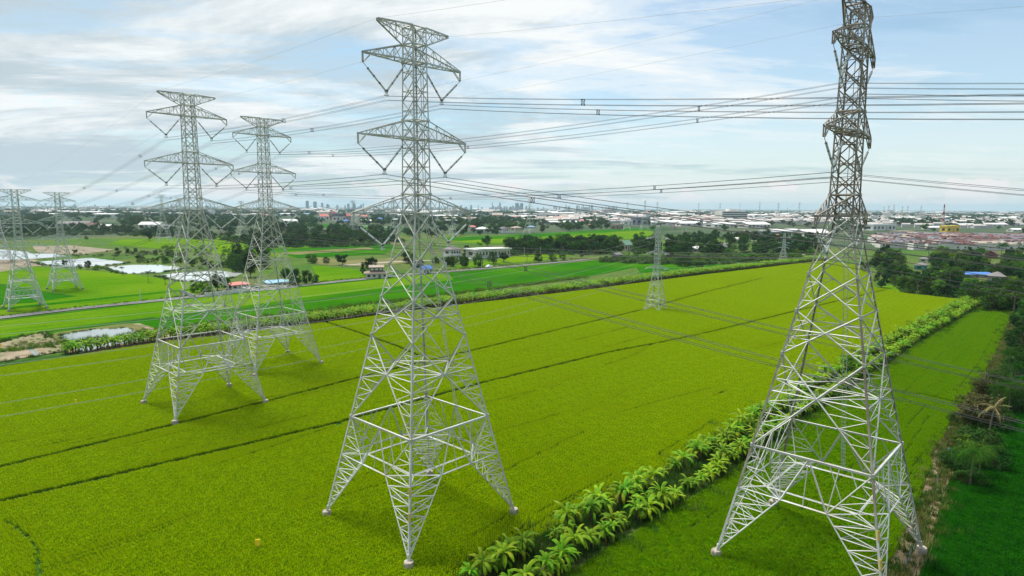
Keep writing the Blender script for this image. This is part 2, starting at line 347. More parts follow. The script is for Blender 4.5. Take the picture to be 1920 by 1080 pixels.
# the square pond by the far banana row
sheet('dry_bank', px((60, 640), (108, 624), (230, 608), (262, 607), (330, 628), (300, 645), (150, 667), (100, 650)), drygrass, 0.20, 'dry grass bank around the square pond', 'bank')
sheet('pond', px((111, 630), (175, 619), (240, 616), (290, 636), (200, 651), (150, 664), (136, 653)), water, 0.24, 'square grey pond beside the far banana row', 'pond')
sheet('bare_ground', px((-200, 665), (0, 645), (45, 632), (85, 624), (128, 658), (95, 664), (0, 680), (-200, 712)), soil, 0.21, 'sandy ground left of the square pond', 'bare ground')
sheet('puddle', px((47, 652), (55, 651), (77, 667), (66, 669)), water, 0.26, 'narrow puddle in the sandy ground', 'puddle')
strip('ditch', px((-200, 724), (0, 686), (75, 674), (150, 664)), 4.0, bund, 0.25, 'grassy ditch between sand and rice field', 'ditch', 0.1)
strip('path', px((255, 608), (300, 625), (322, 634)), 1.8, soil, 0.27, 'sandy footpath right of the square pond', 'path', 0.3)
# road
ROAD = px((-300, 633), (0, 597), (140, 580), (300, 564), (470, 546), (640, 528), (800, 513), (960, 500), (1085, 489), (1110, 486))
strip('road', ROAD, 5.6, asphalt, 0.30, 'narrow asphalt road crossing the paddies', 'road')
for s in (-1, 1):
    P = [p+VX*(s*2.45) for p in ROAD]; strip('edge_line', P, 0.14, linepaint, 0.304, 'faint white edge line on the %s side of the asphalt road' % ('near' if s < 0 else 'far'), 'road marking')
strip('road', px((640, 498), (760, 490), (850, 488), (930, 480), (990, 474), (1100, 468), (1180, 466), (1260, 468), (1400, 452), (1500, 448)), 6, concrete_road, 0.26, 'pale country road in front of the houses', 'road')
# furrows through the rice
FUR = [px((-300, 1012), (0, 945), (220, 894), (430, 845), (640, 795), (900, 722), (1140, 664), (1310, 630), (1480, 588), (1660, 545)),
       px((-300, 948), (0, 880), (330, 800), (500, 757), (660, 715), (1000, 632), (1215, 580), (1320, 550), (1430, 523)),
       px((610, 606), (660, 622), (745, 652), (790, 672)), px((1440, 523), (1560, 530)),
       px((-40, 960), (25, 988), (55, 1015), (70, 1040), (74, 1090))]
for P, w, lab in zip(FUR, (0.9, 0.9, 0.9, 0.9, 0.45), ('long nearer furrow across the rice field', 'long farther furrow through two pylons', 'short furrow branching behind the middle pylon', 'faint furrow at the far field end', 'curved wheel track at the lower left')):
    strip('furrow', P, w, bund, 0.09, lab, 'furrow', 0.2)
strip('bund', px((1670, 736), (1730, 742), (1795, 758)), 1.1, bund, 0.12, 'grass bund crossing the strip of rice by the ditch', 'bund', 0.3)
DITCH = px((1650, 1200), (1690, 1080), (1728, 985), (1755, 905), (1768, 880), (1762, 860), (1790, 815), (1815, 770), (1850, 720), (1885, 650), (1905, 590))
strip('ditch', DITCH, 3.0, mud, 0.13, 'muddy ditch running past the right pylon', 'ditch', 0.35)
strip('ditch_water', [p+UX*0.1 for p in DITCH[:5]], 0.3, darkwater, 0.15, 'trickle of water in the muddy ditch', 'water', 0.6)
strip('banana_bed', [G(900, 1120), G(1000, 1062), G(1280, 905), G(1480, 775), G(1680, 650), G(1830, 566)], 7.6, scrub, 0.16, 'dark soil bed under the double banana row', 'soil bed', 0.12)
strip('banana_bed', px((130, 664), (300, 640), (600, 602), (860, 568), (1100, 540), (1300, 514), (1540, 487)), 5.5, mud, 0.22, 'dark soil bed under the far banana hedge', 'soil bed', 0.12)
sheet('bare_ground', [G(1229, 581)+UX*(5.5*math.cos(a*.52))+VX*(5*math.sin(a*.52)) for a in range(12)], greysoil, 0.28, 'patch of bare trodden soil under the slim pylon', 'bare ground')
# ------------------------------------------------------------------ lattice pylons
def lace(mb, p0, p1, q0, q1, n, w, ref, start=1, diag=True, rung=True, flip=False):
    p0, p1, q0, q1 = map(Vector, (p0, p1, q0, q1))
    for i in range(start, n+1):
        a, b = p0.lerp(p1, i/n), q0.lerp(q1, i/n)
        if rung and i < n: mb.angle(a, b, w, ref)
        if diag and i < n:
            a2, b2 = p0.lerp(p1, (i+1)/n), q0.lerp(q1, (i+1)/n)
            if (i % 2 == 0) ^ flip: mb.angle(a, b2, w, ref)
            else: mb.angle(b, a2, w, ref)
FACES = [(1, 0), (0, 1), (-1, 0), (0, -1)]
def corners(h, z): return [Vector((h, -h, z)), Vector((h, h, z)), Vector((-h, h, z)), Vector((-h, -h, z))]
def arm(parent, s, L, z, zu, hw, hwu, m, hanger=True, name='crossarm', div=5):
    mb = MB(); tip = Vector((s*L, 0, z)); out = (s, 0, 0)
    for t in (-1, 1):
        a, b = Vector((s*hw, t*hw, z)), Vector((s*hwu, t*hwu, zu)); e = Vector((s*L, t*.12, z)); eu = e+Vector((0, 0, .12 if zu > z else -.12))
        mb.angle(a, e, .145, (0, t, -1)); mb.angle(b, eu, .13, (0, t, 1))
        lace(mb, a, e, b, eu, div, .07, (0, t, 0), start=0)
    for i in range(div):
        w0 = 1-i/div; w1 = 1-(i+1)/div
        x0, x1 = s*(hw+(L-hw)*i/div), s*(hw+(L-hw)*(i+1)/div)
        k = 1 if i % 2 else -1
        mb.angle((x0, k*(hw*w0+.12*(1-w0)), z), (x1, -k*(hw*w1+.12*(1-w1)), z), .08, (0, 0, -1))
        if i: mb.angle((x0, hw*w0, z), (x0, -hw*w0, z), .07, (0, 0, -1))
    if hanger:
        for t in (-.1, .1):
            mb.angle((s*L, t, z), (s*L, t, z-1.05), .11, out)
            mb.angle((s*L, t, z-1.05), (s*(L-1.1), t, z), .09, out)
    return mb.build(name, m, parent)
def vstring(parent, s, L, z, hw):
    xo, zo = s*L, z-1.0; xi, zi = s*(hw+.15), z-.15
    vx = s*(L+hw)*.5; vz = z-3.75
    yk = MB()
    yk.box((vx, 0, vz), (.5, .06, .16)); yk.bar((vx, 0, vz), (vx, 0, vz-.5), .08)
    yk.bar((vx-.3, 0, vz-.45), (vx+.3, 0, vz-.45), .09); yk.bar((vx-.26, 0, vz-.45), (vx-.1, 0, vz-.05), .06); yk.bar((vx+.26, 0, vz-.45), (vx+.1, 0, vz-.05), .06)
    y = yk.build('v_string', insul, parent)
    for x0, z0, lead in ((xo, zo, .9), (xi, zi, 1.2)):
        a, b = Vector((x0, 0, z0)), Vector((vx, 0, vz)); d = (b-a).normalized()
        mb = MB(); mb.tube([a, a+d*lead], .03, 5, 1)
        st = a+d*lead; ln = (b-st).length-.15; n = 22; pts = []; rr = []
        for i in range(n*2+1):
            pts.append(st+d*(ln*i/(n*2))); rr.append(.075 if i % 2 == 0 else .14)
        mb.tube(pts, rr, 7, 0)
        for f in (0, .33, .66, 1):
            c = st+d*(ln*f); mb.tube([c-d*.07, c+d*.07], .125, 7, 1)
        mb.tube([st+d*ln, b], .03, 4, 1)
        mb.build('insulator', [insul, darkiron], y)
    return y
def footing(parent, x, y):
    mb = MB(); n = 8; r = .58
    prof = [(r, -.4), (r, .85), (r*.9, 1.0), (0.01, 1.02)]
    mb.v = []; 
    vs = [(x+q*math.cos(2*math.pi*k/n+.4), y+q*math.sin(2*math.pi*k/n+.4), z) for q, z in prof for k in range(n)]
    fs = [(i*n+k, i*n+(k+1) % n, (i+1)*n+(k+1) % n, (i+1)*n+k) for i in range(3) for k in range(n)]
    mb.add(vs, fs); return mb.build('footing', concrete, parent)

def build_pylon(root, dz, m_body, m_leg, tall=True, arms=True, m_chord=None, m_head=None):
    """double-circuit lattice pylon; dz lowers the standard 60 m head"""
    zk = 38.67-dz; hk = 1.22; zt = 60-dz
    zf, hf = .95, (8.42 if tall else 5.75)
    def hw(z):
        if z >= zk: return hk+(0.95-hk)*(z-zk)/(zt-zk)
        return hf+(hk-hf)*(z-zf)/(zk-zf)
    m_chord = m_chord or m_body; m_head = m_head or m_body
    body = MB()
    def ring(z, w):
        c = corners(hw(z), z)
        for i in range(4): body.angle(c[i], c[(i+1) % 4], w, FACES[i]+(0,))
    zr = 13.4 if tall else 7.6
    zp = 8.5 if tall else 4.6
    big = [zr, 23.8, 28.5, 32.5, 36.0, zk] if tall else [zr, 13.2, 17.4, 20.8, zk]
    # corner chords
    for i in range(4):
        sgn = corners(1, 0)[i]
        for a, b, w in zip([zp]+big[:-1], big, (.22, .205, .19, .175, .16, .15)):
            body.angle(corners(hw(a), a)[i], corners(hw(b), b)[i], w, (sgn.x, sgn.y, 0), 1)
        body.angle(corners(hw(zk), zk)[i], corners(hw(zt), zt)[i], .16, (sgn.x, sgn.y, 0), 1)
    # the strong square ring
    c = corners(hw(zr), zr)
    for i in range(4): body.angle(c[i], c[(i+1) % 4], .21, FACES[i]+(1,))
    for fi in range(4):
        nrm = FACES[fi]+(0,); j = (fi+1) % 4
        for k, (z0, z1) in enumerate(zip(big, big[1:])):
            A0, B0 = corners(hw(z0), z0)[fi], corners(hw(z0), z0)[j]; A1, B1 = corners(hw(z1), z1)[fi], corners(hw(z1), z1)[j]
            w0, w1 = hw(z0), hw(z1); t = w0/(w0+w1); C = A0.lerp(B1, t)
            w = (.135, .125, .115, .105, .10)[min(k, 4)]
            body.angle(A0, B1, w, nrm); body.angle(B0, A1, w, nrm)
            if k <= 2:
                for P0, P1 in ((A0, A1), (B0, B1)):
                    Pm = P0.lerp(P1, t)
                    n = (5, 3, 2)[k]
                    lace(body, P0, Pm, P0, C, n, .06, nrm); lace(body, P1, Pm, P1, C, max(2, n-2), .06, nrm)
                    if k < 2: body.angle(Pm, C, .10, nrm)
                    n2 = (4, 2, 0)[k]
                    # inner faces of the redundants
        # horizontal diaphragm at the first crossing
    w0, w1 = hw(big[0]), hw(big[1]); t = w0/(w0+w1); zc = big[0]+(big[1]-big[0])*t; hc_ = hw(zc)
    mids = [Vector((f[0]*hc_, f[1]*hc_, zc)) for f in FACES]; cn = corners(hc_, zc)
    for i in range(4):
        body.angle(mids[i], mids[(i+1) % 4], .11, (0, 0, 1))
        body.angle(mids[i].lerp(mids[(i+1) % 4], .5), cn[(i+1) % 4], .08, (0, 0, 1))
    body.angle(mids[0], mids[2], .08, (0, 0, 1)); body.angle(mids[1], mids[3], .08, (0, 0, 1))
    # below the ring: K bracing down to the leg heads
    hr = hw(zr); hp = hw(zp); third = hp/3
    for fi in range(4):
        f = FACES[fi]; nrm = f+(0,); tx = Vector((-f[1], f[0], 0))      # along the face
        nv = Vector((f[0], f[1], 0))
        M = nv*hr+Vector((0, 0, zr)); P = [nv*hp+tx*(s*third)+Vector((0, 0, zp)) for s in (-1, 1)]
        K = [nv*hp+tx*(s*hp)+Vector((0, 0, zp)) for s in (-1, 1)]; Rg = [nv*hr+tx*(s*hr)+Vector((0, 0, zr)) for s in (-1, 1)]
        for i in range(2):
            body.angle(M, P[i], .145, nrm); body.angle(Rg[i], P[i], .095, nrm); body.angle(K[i], P[i], .10, nrm)
            lace(body, Rg[i], K[i], Rg[i], P[i], 4, .06, nrm)
            lace(body, Rg[i], M, Rg[i], P[i], 3, .07, nrm, diag=False)
            q = Rg[i].lerp(M, .5); body.angle(q, P[i], .08, nrm)
        body.angle(P[0], P[1], .15, nrm)
        if tall: body.angle(M, P[0].lerp(P[1], .5), .07, nrm)
    # horizontal work at the leg heads: corner ties and the inner square
    Q = []
    for i in range(4):
        sg = corners(1, 0)[i]
        a = Vector((sg.x*hp, sg.y*third, zp)); b = Vector((sg.x*third, sg.y*hp, zp))
        body.angle(a, b, .13, (0, 0, 1)); Q.append(a.lerp(b, .5))
        body.angle(Vector((sg.x*hp, sg.y*hp, zp)), Q[-1], .09, (0, 0, 1))
    for i in range(4):
        body.angle(Q[i], Q[(i+1) % 4], .18, (0, 0, 1))
        hip = corners(hr, zr)[i]; body.angle(hip, Q[i], .08, (0, 0, 1))
    # head: levels, X panels
    n0 = len(body.m)
    lv = [z-dz for z in (38.67, 40.9, 43.04, 45.19, 47.33, 49.5, 51.7, 53.9, 56.06, 58.05, 60)]
    for fi in range(4):
        nrm = FACES[fi]+(0,); j = (fi+1) % 4
        for z0, z1 in zip(lv, lv[1:]):
            a0, b0, a1, b1 = corners(hw(z0), z0)[fi], corners(hw(z0), z0)[j], corners(hw(z1), z1)[fi], corners(hw(z1), z1)[j]
            body.angle(a0, b1, .095, nrm); body.angle(b0, a1, .095, nrm)
            zm = (z0+z1)/2
            body.angle(a0.lerp(a1, .5), a0.lerp(b1, .5), .06, nrm); body.angle(b0.lerp(b1, .5), a0.lerp(b1, .5), .06, nrm)
    for z in (lv[0], lv[1], lv[4], lv[5], lv[8], lv[9], lv[10]):
        ring(z, .14)
        c = corners(hw(z), z); body.angle(c[0], c[2], .08, (0, 0, 1)); body.angle(c[1], c[3], .08, (0, 0, 1))
    body.m[n0:] = [2]*(len(body.m)-n0)
    # gusset plates
    for z in (lv[0], lv[1], lv[4], lv[5], lv[8], lv[9]):
        for p in corners(hw(z), z): body.box(p, (.24, .24, .32), 0)
    for z in big[:-1]:
        for p in corners(hw(z), z): body.box(p, (.25, .25, .4), 0)
    body.build('lattice_body', [m_body, m_chord, m_head], root)
    # legs: three-chord lattice cones
    for i in range(4):
        sg = corners(1, 0)[i]; mb = MB()
        F = Vector((sg.x*hf, sg.y*hf, zf)); T = Vector((sg.x*hp, sg.y*hp, zp))
        a = Vector((sg.x*hp, sg.y*third, zp)); b = Vector((sg.x*third, sg.y*hp, zp))
        mb.angle(F, T, .22, (sg.x, sg.y, 0)); mb.angle(F, a, .12, (sg.x, 0, 0)); mb.angle(F, b, .12, (0, sg.y, 0))
        n = 8 if tall else 5
        lace(mb, F, T, F, a, n, .07, (sg.x, 0, 0)); lace(mb, F, T, F, b, n, .07, (0, sg.y, 0), flip=True); lace(mb, F, a, F, b, n, .06, (-sg.x, -sg.y, 0))
        mb.bar(F+Vector((0, 0, -.4)), F+(T-F)*.1, .26, .26)
        mb.build('leg', m_leg, root)
        footing(root, sg.x*(hf+.02), sg.y*(hf+.02))
    if arms:
        for s in (-1, 1):
            for L, z, zu in ((7.16, 56.06, 58.05), (8.0, 47.33, 49.5), (8.81, 38.67, 40.9)):
                z -= dz; zu -= dz
                arm(root, s, L, z, zu, hw(z), hw(zu), m_head)
                vstring(root, s, L, z, hw(z))
            arm(root, s, 5.17, 60-dz, 58.05-dz, hw(zt), hw(58.05-dz), m_head, hanger=False, name='earth_wire_arm', div=4)
    # ladder up the right-hand face
    mb = MB(); pts = [Vector((hw(z)+.05, 0, z)) for z in (zp, zk, zt-.5)]
    for t in (-.21, .21): 
        for p, q in zip(pts, pts[1:]): mb.bar(p+Vector((0, t, 0)), q+Vector((0, t, 0)), .06)
    L1 = (pts[1]-pts[0]).length; nr = int(L1/.5)
    for i in range(nr): 
        p = pts[0].lerp(pts[1], i/nr); mb.bar(p+Vector((0, -.21, 0)), p+Vector((0, .21, 0)), .035)
    mb.build('ladder', m_leg, root)
    # yellow phase plates on the front leg
    for z in (5.0, 7.6):
        mb = MB()
        p = corners(hw(z), z)[3]; q = corners(hw(z+.9), z+.9)[3]
        mb.bar(p+Vector((-.06, -.06, 0)), q+Vector((-.06, -.06, 0)), .2, .2)
        mb.build('marker_plate', platepaint, root)

def build_small(root, H, hb, armL, zarms, m):
    """slim tension pylon of the lower line"""
    zk = zarms[0]-.3; hk = .95; ht = .55
    def hw(z): return hb+(hk-hb)*z/zk if z < zk else hk+(ht-hk)*(z-zk)/(H-zk)
    mb = MB(); zs = [0.3]; z = .3; n = 4
    zs = [.3+(zk-.3)*i/4 for i in range(5)]; k = int((H-zk)/1.6); zs += [zk+(H-zk)*i/k for i in range(1, k+1)]
    for z0, z1 in zip(zs, zs[1:]):
        for fi in range(4):
            j = (fi+1) % 4; nrm = FACES[fi]+(0,); a0, b0, a1, b1 = corners(hw(z0), z0)[fi], corners(hw(z0), z0)[j], corners(hw(z1), z1)[fi], corners(hw(z1), z1)[j]
            sg = corners(1, 0)[fi]
            mb.angle(a0, a1, .22, (sg.x, sg.y, 0)); mb.angle(a0, b1, .12, nrm); mb.angle(b0, a1, .12, nrm)
            if z1 <= zk+.1:
                mb.angle(a0.lerp(a1, .5), a0.lerp(b1, .5), .08, nrm); mb.angle(b0.lerp(b1, .5), a0.lerp(b1, .5), .08, nrm)
    for z in [zs[1]]+list(zarms)+[H]:
        c = corners(hw(z), z)
        for i in range(4): mb.angle(c[i], c[(i+1) % 4], .13, FACES[i]+(0,))
    mb.build('lattice_body', m, root)
    for s in (-1, 1):
        for z in zarms:
            arm(root, s, armL, z, z+1.1, hw(z), hw(z+1.1), m, hanger=False, div=3)
            ins = MB()
            for t in (-1, 1):
                a = Vector((s*armL, 0, z-.1)); b = Vector((s*armL, t*1.9, z-.35)); pts = [a.lerp(b, i/16) for i in range(17)]
                ins.tube(pts, [.07 if i % 2 else .14 for i in range(17)], 6)
            lp = [Vector((s*armL, -1.9+3.8*i/10, z-.35-1.7*(1-((i-5)/5)**2))) for i in range(11)]
            ins.tube(lp, .04, 4, 1)
            ins.build('insulator', [insul, wiremat], root)
    for p in corners(hb, 0):
        f = MB(); f.box((p.x, p.y, .15), (.9, .9, 1.0)); f.build('footing', concrete, root)

TW = {'A': (-11.525, 76.526), 'B': (-61.075, 121.819), 'C': (-59.621, 153.883), 'R': (35.275, 67.728), 'D': (-186.137, 238.334), 'E': (-209.512, 293.349)}
PG = 'tall double circuit lattice pylons'
pyl = {}
pyl['A'] = empty('lattice_pylon', (*TW['A'], 0), TH, 'grey lattice pylon standing alone in the middle of the rice field, full height in view', 'pylon', PG)
build_pylon(pyl['A'], 0, steel, steel)
pyl['R'] = empty('lattice_pylon', (*TW['R'], 0), TH, 'brownish weathered lattice pylon on the right, seen nearly along its crossarms', 'pylon', PG)
build_pylon(pyl['R'], 0, steel, steel, m_chord=steel_rust, m_head=steel_rust)
def cp(k, src, label, cat='pylon', group=PG):
    o = copy_tree(src); o.location = (*TW[k], 0); o.rotation_euler = (0, 0, TH); o['label'] = label; o['category'] = cat; o['group'] = group; pyl[k] = o; return o
cp('B', pyl['A'], 'left lattice pylon with its four flared legs standing on the farther furrow')
cp('C', pyl['A'], 'lattice pylon partly behind the left one, between it and the middle pylon')
pyl['D'] = empty('lattice_pylon', (*TW['D'], 0), TH, 'shorter pale pylon at the far left just above the asphalt road', 'pylon', PG)
build_pylon(pyl['D'], 15, steel_far, steel_far, tall=False)
cp('E', pyl['D'], 'shorter pale pylon right of the leftmost one, near the ponds')
TW['F'] = tuple(G(4, 492)[:2]); cp('F', pyl['D'], 'pale pylon half cut off by the left picture edge behind the ponds')

# coarse copies for the pylons far across the plain: one mesh, same outline
def far_pylon_mesh(dz):
    root = empty('lattice_pylon', (0, 0, 0))
    build_pylon(root, dz, steel_far, steel_far, tall=(dz == 0))
    mb = MB()
    def rec(o):
        for c in o.children: rec(c)
        if o.type == 'MESH' and o.name.split('.')[0] in ('lattice_body', 'leg', 'crossarm', 'earth_wire_arm'):
            me = o.data; mb.add([v.co for v in me.vertices], [tuple(p.vertices) for p in me.polygons])
    rec(root)
    def kill(o):
        for c in list(o.children): kill(c)
        bpy.data.objects.remove(o)
    kill(root)
    me = mb.mesh('far_pylon', steel_far); return me
fm_tall, fm_short = far_pylon_mesh(0), far_pylon_mesh(9)
FARP = [(308, 458, 366), (341, 452, 372), (455, 449, 378), (663, 443, 377), (740, 437, 378), (849, 445, 396), (993, 440, 374), (1175, 434, 380), (1208, 433, 376), (1231, 431, 379),
        (1309, 414, 381), (1349, 413, 381), (1386, 412, 381), (1423, 414, 379), (1458, 414, 381), (1475, 417, 390), (1497, 418, 380), (1664, 418, 386), (1674, 416, 384), (1690, 415, 387), (1700, 417, 387), (1725, 416, 386), (1751, 412, 396), (1656, 412, 388), (120, 412, 378)]
names = ['just right of the left pylon top', 'behind the left pylon body', 'between the two left pylons', 'left of the middle pylon arm', 'behind the middle pylon left arm', 'behind the middle pylon right arm', 'right of the twin city towers, standing in the green field',
         'before the grey block hall', 'right of the grey block hall', 'above the small slim pylon', 'above the long white warehouse', 'left of the banded office block', 'on the banded office block skyline', 'first right of the office block', 'second right of the office block', 'low one behind the white warehouses', 'just left of the right pylon']
for i, (x, yb, yt) in enumerate(FARP):
    p = G(x, yb); o = link('lattice_pylon', fm_tall if i < 10 else fm_short); o.location = p; H = (yb-yt)*mpp(p)
    o.scale = ((H/(60 if i < 10 else 51)),)*3; o.rotation_euler = (0, 0, TH+(0 if i < 7 else R(25+10*(i % 3))))
    if i < len(names): tag(o, 'distant lattice pylon '+names[i], 'pylon', 'far pylons across the plain')
    else: tag(o, 'faint far pylon in the cluster right of the right pylon', 'pylon', 'far pylon cluster') if i < 24 else tag(o, 'faint far pylon at the far left horizon', 'pylon', 'far pylons across the plain')

LT = R(50)
S1 = G(1229, 581); S2 = G(1468, 492)
small_root = empty('slim_pylon', S1, LT-R(90), 'slim grey pylon with three pairs of arms in the far rice field', 'pylon')
build_small(small_root, 32.6, 3.15, 3.9, (16.4, 22.2, 28.0), steel_far)
small2 = copy_tree(small_root); small2.location = S2; small2['label'] = 'small slim pylon at the end of the far banana hedge'; small2.scale = (.95, .95, .66)

# ------------------------------------------------------------------ conductors
def sag_pts(a, b, sag, n):
    a, b = Vector(a), Vector(b)
    return [a.lerp(b, i/n)-Vector((0, 0, 4*sag*(i/n)*(1-i/n))) for i in range(n+1)]
def loc(k, x, z, dz=0):
    p = Vector((*TW[k], 0))+UX*x; return Vector((p.x, p.y, z-dz))
ARMS = [(7.16, 56.06, .99), (8.0, 47.33, 1.1), (8.81, 38.67, 1.22)]
def line(keys, name_):
    far = Vector((*TW[keys[0]], 0))-VX*340; TW[keys[0]+'0'] = (far.x, far.y)
    last = keys[-1]
    seq = [keys[0]+'0']+keys
    DZ = {'D': 15, 'E': 15, 'F': 15}
    nxt = Vector((*TW[last], 0))+VX*260; TW[last+'9'] = (nxt.x, nxt.y); DZ[last+'9'] = 15
    seq.append(last+'9')
    for s in (-1, 1):
        sidew = 'nearer' if s < 0 else 'farther'
        for ai, (L, z, h) in enumerate(ARMS):
            x = s*(L+h)*.5; zz = z-4.25
            root = empty('conductor_bundle', loc(seq[1], x, zz, DZ.get(seq[1], 0)), 0, '%s wire bundle on the %s crossarms of the %s' % (('top', 'middle', 'bottom')[ai], sidew, name_), 'power line', 'conductor bundles')
            O = root.location
            subs = [MB() for _ in range(4)]; sp = MB()
            for k0, k1 in zip(seq, seq[1:]):
                a, b = loc(k0, x, zz, DZ.get(k0, 0)), loc(k1, x, zz, DZ.get(k1, 0)); D = (b-a).length
                sag = 11.3*(D/340)**2*(1.0 if D > 300 else 1.15)
                n = 40 if D > 200 else 16
                pts = sag_pts(a, b, sag, n)
                for q, (ox, oz) in enumerate(((-.23, 0), (.23, 0), (-.23, -.46), (.23, -.46))):
                    subs[q].tube([p+UX*ox+Vector((0, 0, oz))-O for p in pts], .016, 4, cap=False)
                m = max(1, int(D/42))
                for i in range(m):
                    t = (i+.35+.12*ai+.1*(s > 0))/m
                    if t > 1: continue
                    p = a.lerp(b, t)-Vector((0, 0, 4*sag*t*(1-t)))-O
                    for q in (-.23, .23):
                        sp.bar(p+UX*q+Vector((0, 0, .04)), p+UX*q+Vector((0, 0, -.5)), .035)
                        sp.bar(p+UX*q+Vector((0, 0, .0)), p-UX*q*.2+Vector((0, 0, -.23)), .035); sp.bar(p+UX*q+Vector((0, 0, -.46)), p-UX*q*.2+Vector((0, 0, -.23)), .035)
                    sp.bar(p-UX*.26, p+UX*.26, .04); sp.bar(p-UX*.26-Vector((0, 0, .46)), p+UX*.26-Vector((0, 0, .46)), .04)
            for q in subs: q.build('wire', wiremat, root)
            sp.build('spacer', darkiron, root)
        ew = MB(); x = s*5.17; O = loc(seq[1], x, 60, DZ.get(seq[1], 0))
        for k0, k1 in zip(seq, seq[1:]):
            a, b = loc(k0, x, 60, DZ.get(k0, 0)), loc(k1, x, 60, DZ.get(k1, 0)); D = (b-a).length
            ew.tube([p-O for p in sag_pts(a, b, 10*(D/340)**2, 30)], .011, 4, cap=False)
        o = ew.build('earth_wire', greywire); o.location = O
        tag(o, 'thin top wire on the %s horn tips of the %s' % (sidew, name_), 'power line', 'earth wires')
greywire = mat('pale_wire', (0.30, 0.33, 0.29), rough=0.6, spec=0.2)
line(['A', 'B', 'D'], 'line through the middle pylon')
line(['R', 'C', 'E'], 'line through the right pylon')
# low line of the slim pylons
dl = Vector((math.cos(LT), math.sin(LT), 0)); nl = Vector((-dl.y, dl.x, 0))
S0 = S1-dl*300; S0.z = 0
for s in (-1, 1):
    for ai, z in enumerate((16.4, 22.2, 28.0)):
        mb = MB(); O = S1+nl*(s*3.9)+Vector((0, 0, z-.35))
        for (a, za), (b, zb), sg in (((S0, z), (S1, z), 7.0), ((S1, z), (S2, z*.66), 3.5)):
            for t in (-.2, .2):
                mb.tube([p-O for p in sag_pts(a+nl*(s*3.9+t)+Vector((0, 0, za-.35)), b+nl*(s*3.9+t)+Vector((0, 0, zb-.35)), sg, 36)], .014, 4, cap=False)
        o = mb.build('twin_wire', greywire); o.location = O
        tag(o, 'pale %s twin wire on the %s side of the slim pylon line' % (('lowest', 'middle', 'highest')[ai], 'left' if s > 0 else 'right'), 'power line', 'wires of the slim pylon line')
# ------------------------------------------------------------------ scattered ground cover (stuff): a small source mesh and its points live in one object
def inpoly(P, x, y):
    x = np.asarray(x); y = np.asarray(y); r = np.zeros(x.shape, bool); n = len(P); j = n-1
    for i in range(n):
        xi, yi, xj, yj = P[i][0], P[i][1], P[j][0], P[j][1]
        c = ((yi > y) != (yj > y)) & (x < (xj-xi)*(y-yi)/((yj-yi) or 1e-9)+xi); r ^= c; j = i
    return r
_tree = {}
def scatter_tree():
    if 't' in _tree: return _tree['t']
    ng = bpy.data.node_groups.new('scatter', 'GeometryNodeTree'); _tree['t'] = ng
    ng.interface.new_socket('Geometry', in_out='INPUT', socket_type='NodeSocketGeometry'); ng.interface.new_socket('Geometry', in_out='OUTPUT', socket_type='NodeSocketGeometry')
    N = ng.nodes; L = ng.links
    i = N.new('NodeGroupInput'); o = N.new('NodeGroupOutput')
    def at(n, t):
        a = N.new('GeometryNodeInputNamedAttribute'); a.data_type = t; a.inputs[0].default_value = n; return a.outputs[0]
    sp = N.new('GeometryNodeSeparateGeometry'); sp.domain = 'POINT'; L.new(i.outputs[0], sp.inputs[0]); L.new(at('is_source', 'BOOLEAN'), sp.inputs[1])
    ip = N.new('GeometryNodeInstanceOnPoints'); L.new(sp.outputs[1], ip.inputs['Points']); L.new(sp.outputs[0], ip.inputs['Instance'])
    cx = N.new('ShaderNodeCombineXYZ'); L.new(at('turn', 'FLOAT'), cx.inputs[2]); L.new(cx.outputs[0], ip.inputs['Rotation'])
    L.new(at('size', 'FLOAT_VECTOR'), ip.inputs['Scale'])
    L.new(ip.outputs[0], o.inputs[0]); return ng
def scatter(name, src, mats, pts, turns, sizes, label, cat):
    """src: MB in local space; pts: world points"""
    nv = len(src.v); me = bpy.data.meshes.new(name)
    me.from_pydata([tuple(v) for v in src.v]+[tuple(p) for p in pts], [], src.f)
    for m in mats: me.materials.append(m)
    if any(src.m): me.polygons.foreach_set('material_index', src.m)
    n = nv+len(pts)
    a = me.attributes.new('is_source', 'BOOLEAN', 'POINT'); a.data.foreach_set('value', [True]*nv+[False]*len(pts))
    a = me.attributes.new('turn', 'FLOAT', 'POINT'); a.data.foreach_set('value', np.concatenate([np.zeros(nv), np.asarray(turns)]).astype(np.float32))
    sz = np.asarray(sizes, dtype=np.float32)
    if sz.ndim == 1: sz = np.stack([sz]*3, 1)
    a = me.attributes.new('size', 'FLOAT_VECTOR', 'POINT'); a.data.foreach_set('vector', np.concatenate([np.ones((nv, 3), np.float32), sz]).ravel())
    o = link(name, me); md = o.modifiers.new('scatter', 'NODES'); md.node_group = scatter_tree()
    return tag(o, label, cat, kind='stuff')

rice_mat3 = mat('green_rice_blade', (0.150, 0.320, 0.001), (0.075, 0.240, 0.001), 0.45, 0.7, stretch=(0.07, 0.8, 1), rot=-TH, c3=(0.26, 0.36, 0.001), scale3=0.03, amt3=0.6, fine=0.3, fscale=3.0, spec=0.0, trans=0.4)
rice_mat = mat('rice_blade', (0.185, 0.335, 0.001), (0.085, 0.235, 0.001), 0.45, 0.7, stretch=(0.07, 0.8, 1), rot=-TH, c3=(0.27, 0.385, 0.001), scale3=0.018, amt3=0.6, fine=0.3, fscale=3.0, spec=0.0, trans=0.4)
rice_head = mat('ripening_rice_head', (0.42, 0.555, 0.001), (0.25, 0.43, 0.001), 0.35, 0.8, stretch=(0.07, 0.8, 1), rot=-TH, c3=(0.52, 0.60, 0.001), scale3=0.014, amt3=0.7, fine=0.3, fscale=2.5, spec=0.0, trans=0.35)
rice_mat2 = mat('young_rice_blade', (0.016, 0.132, 0.003), (0.009, 0.086, 0.003), 0.5, 0.7, fine=0.3, fscale=3.0, spec=0.0, trans=0.35)
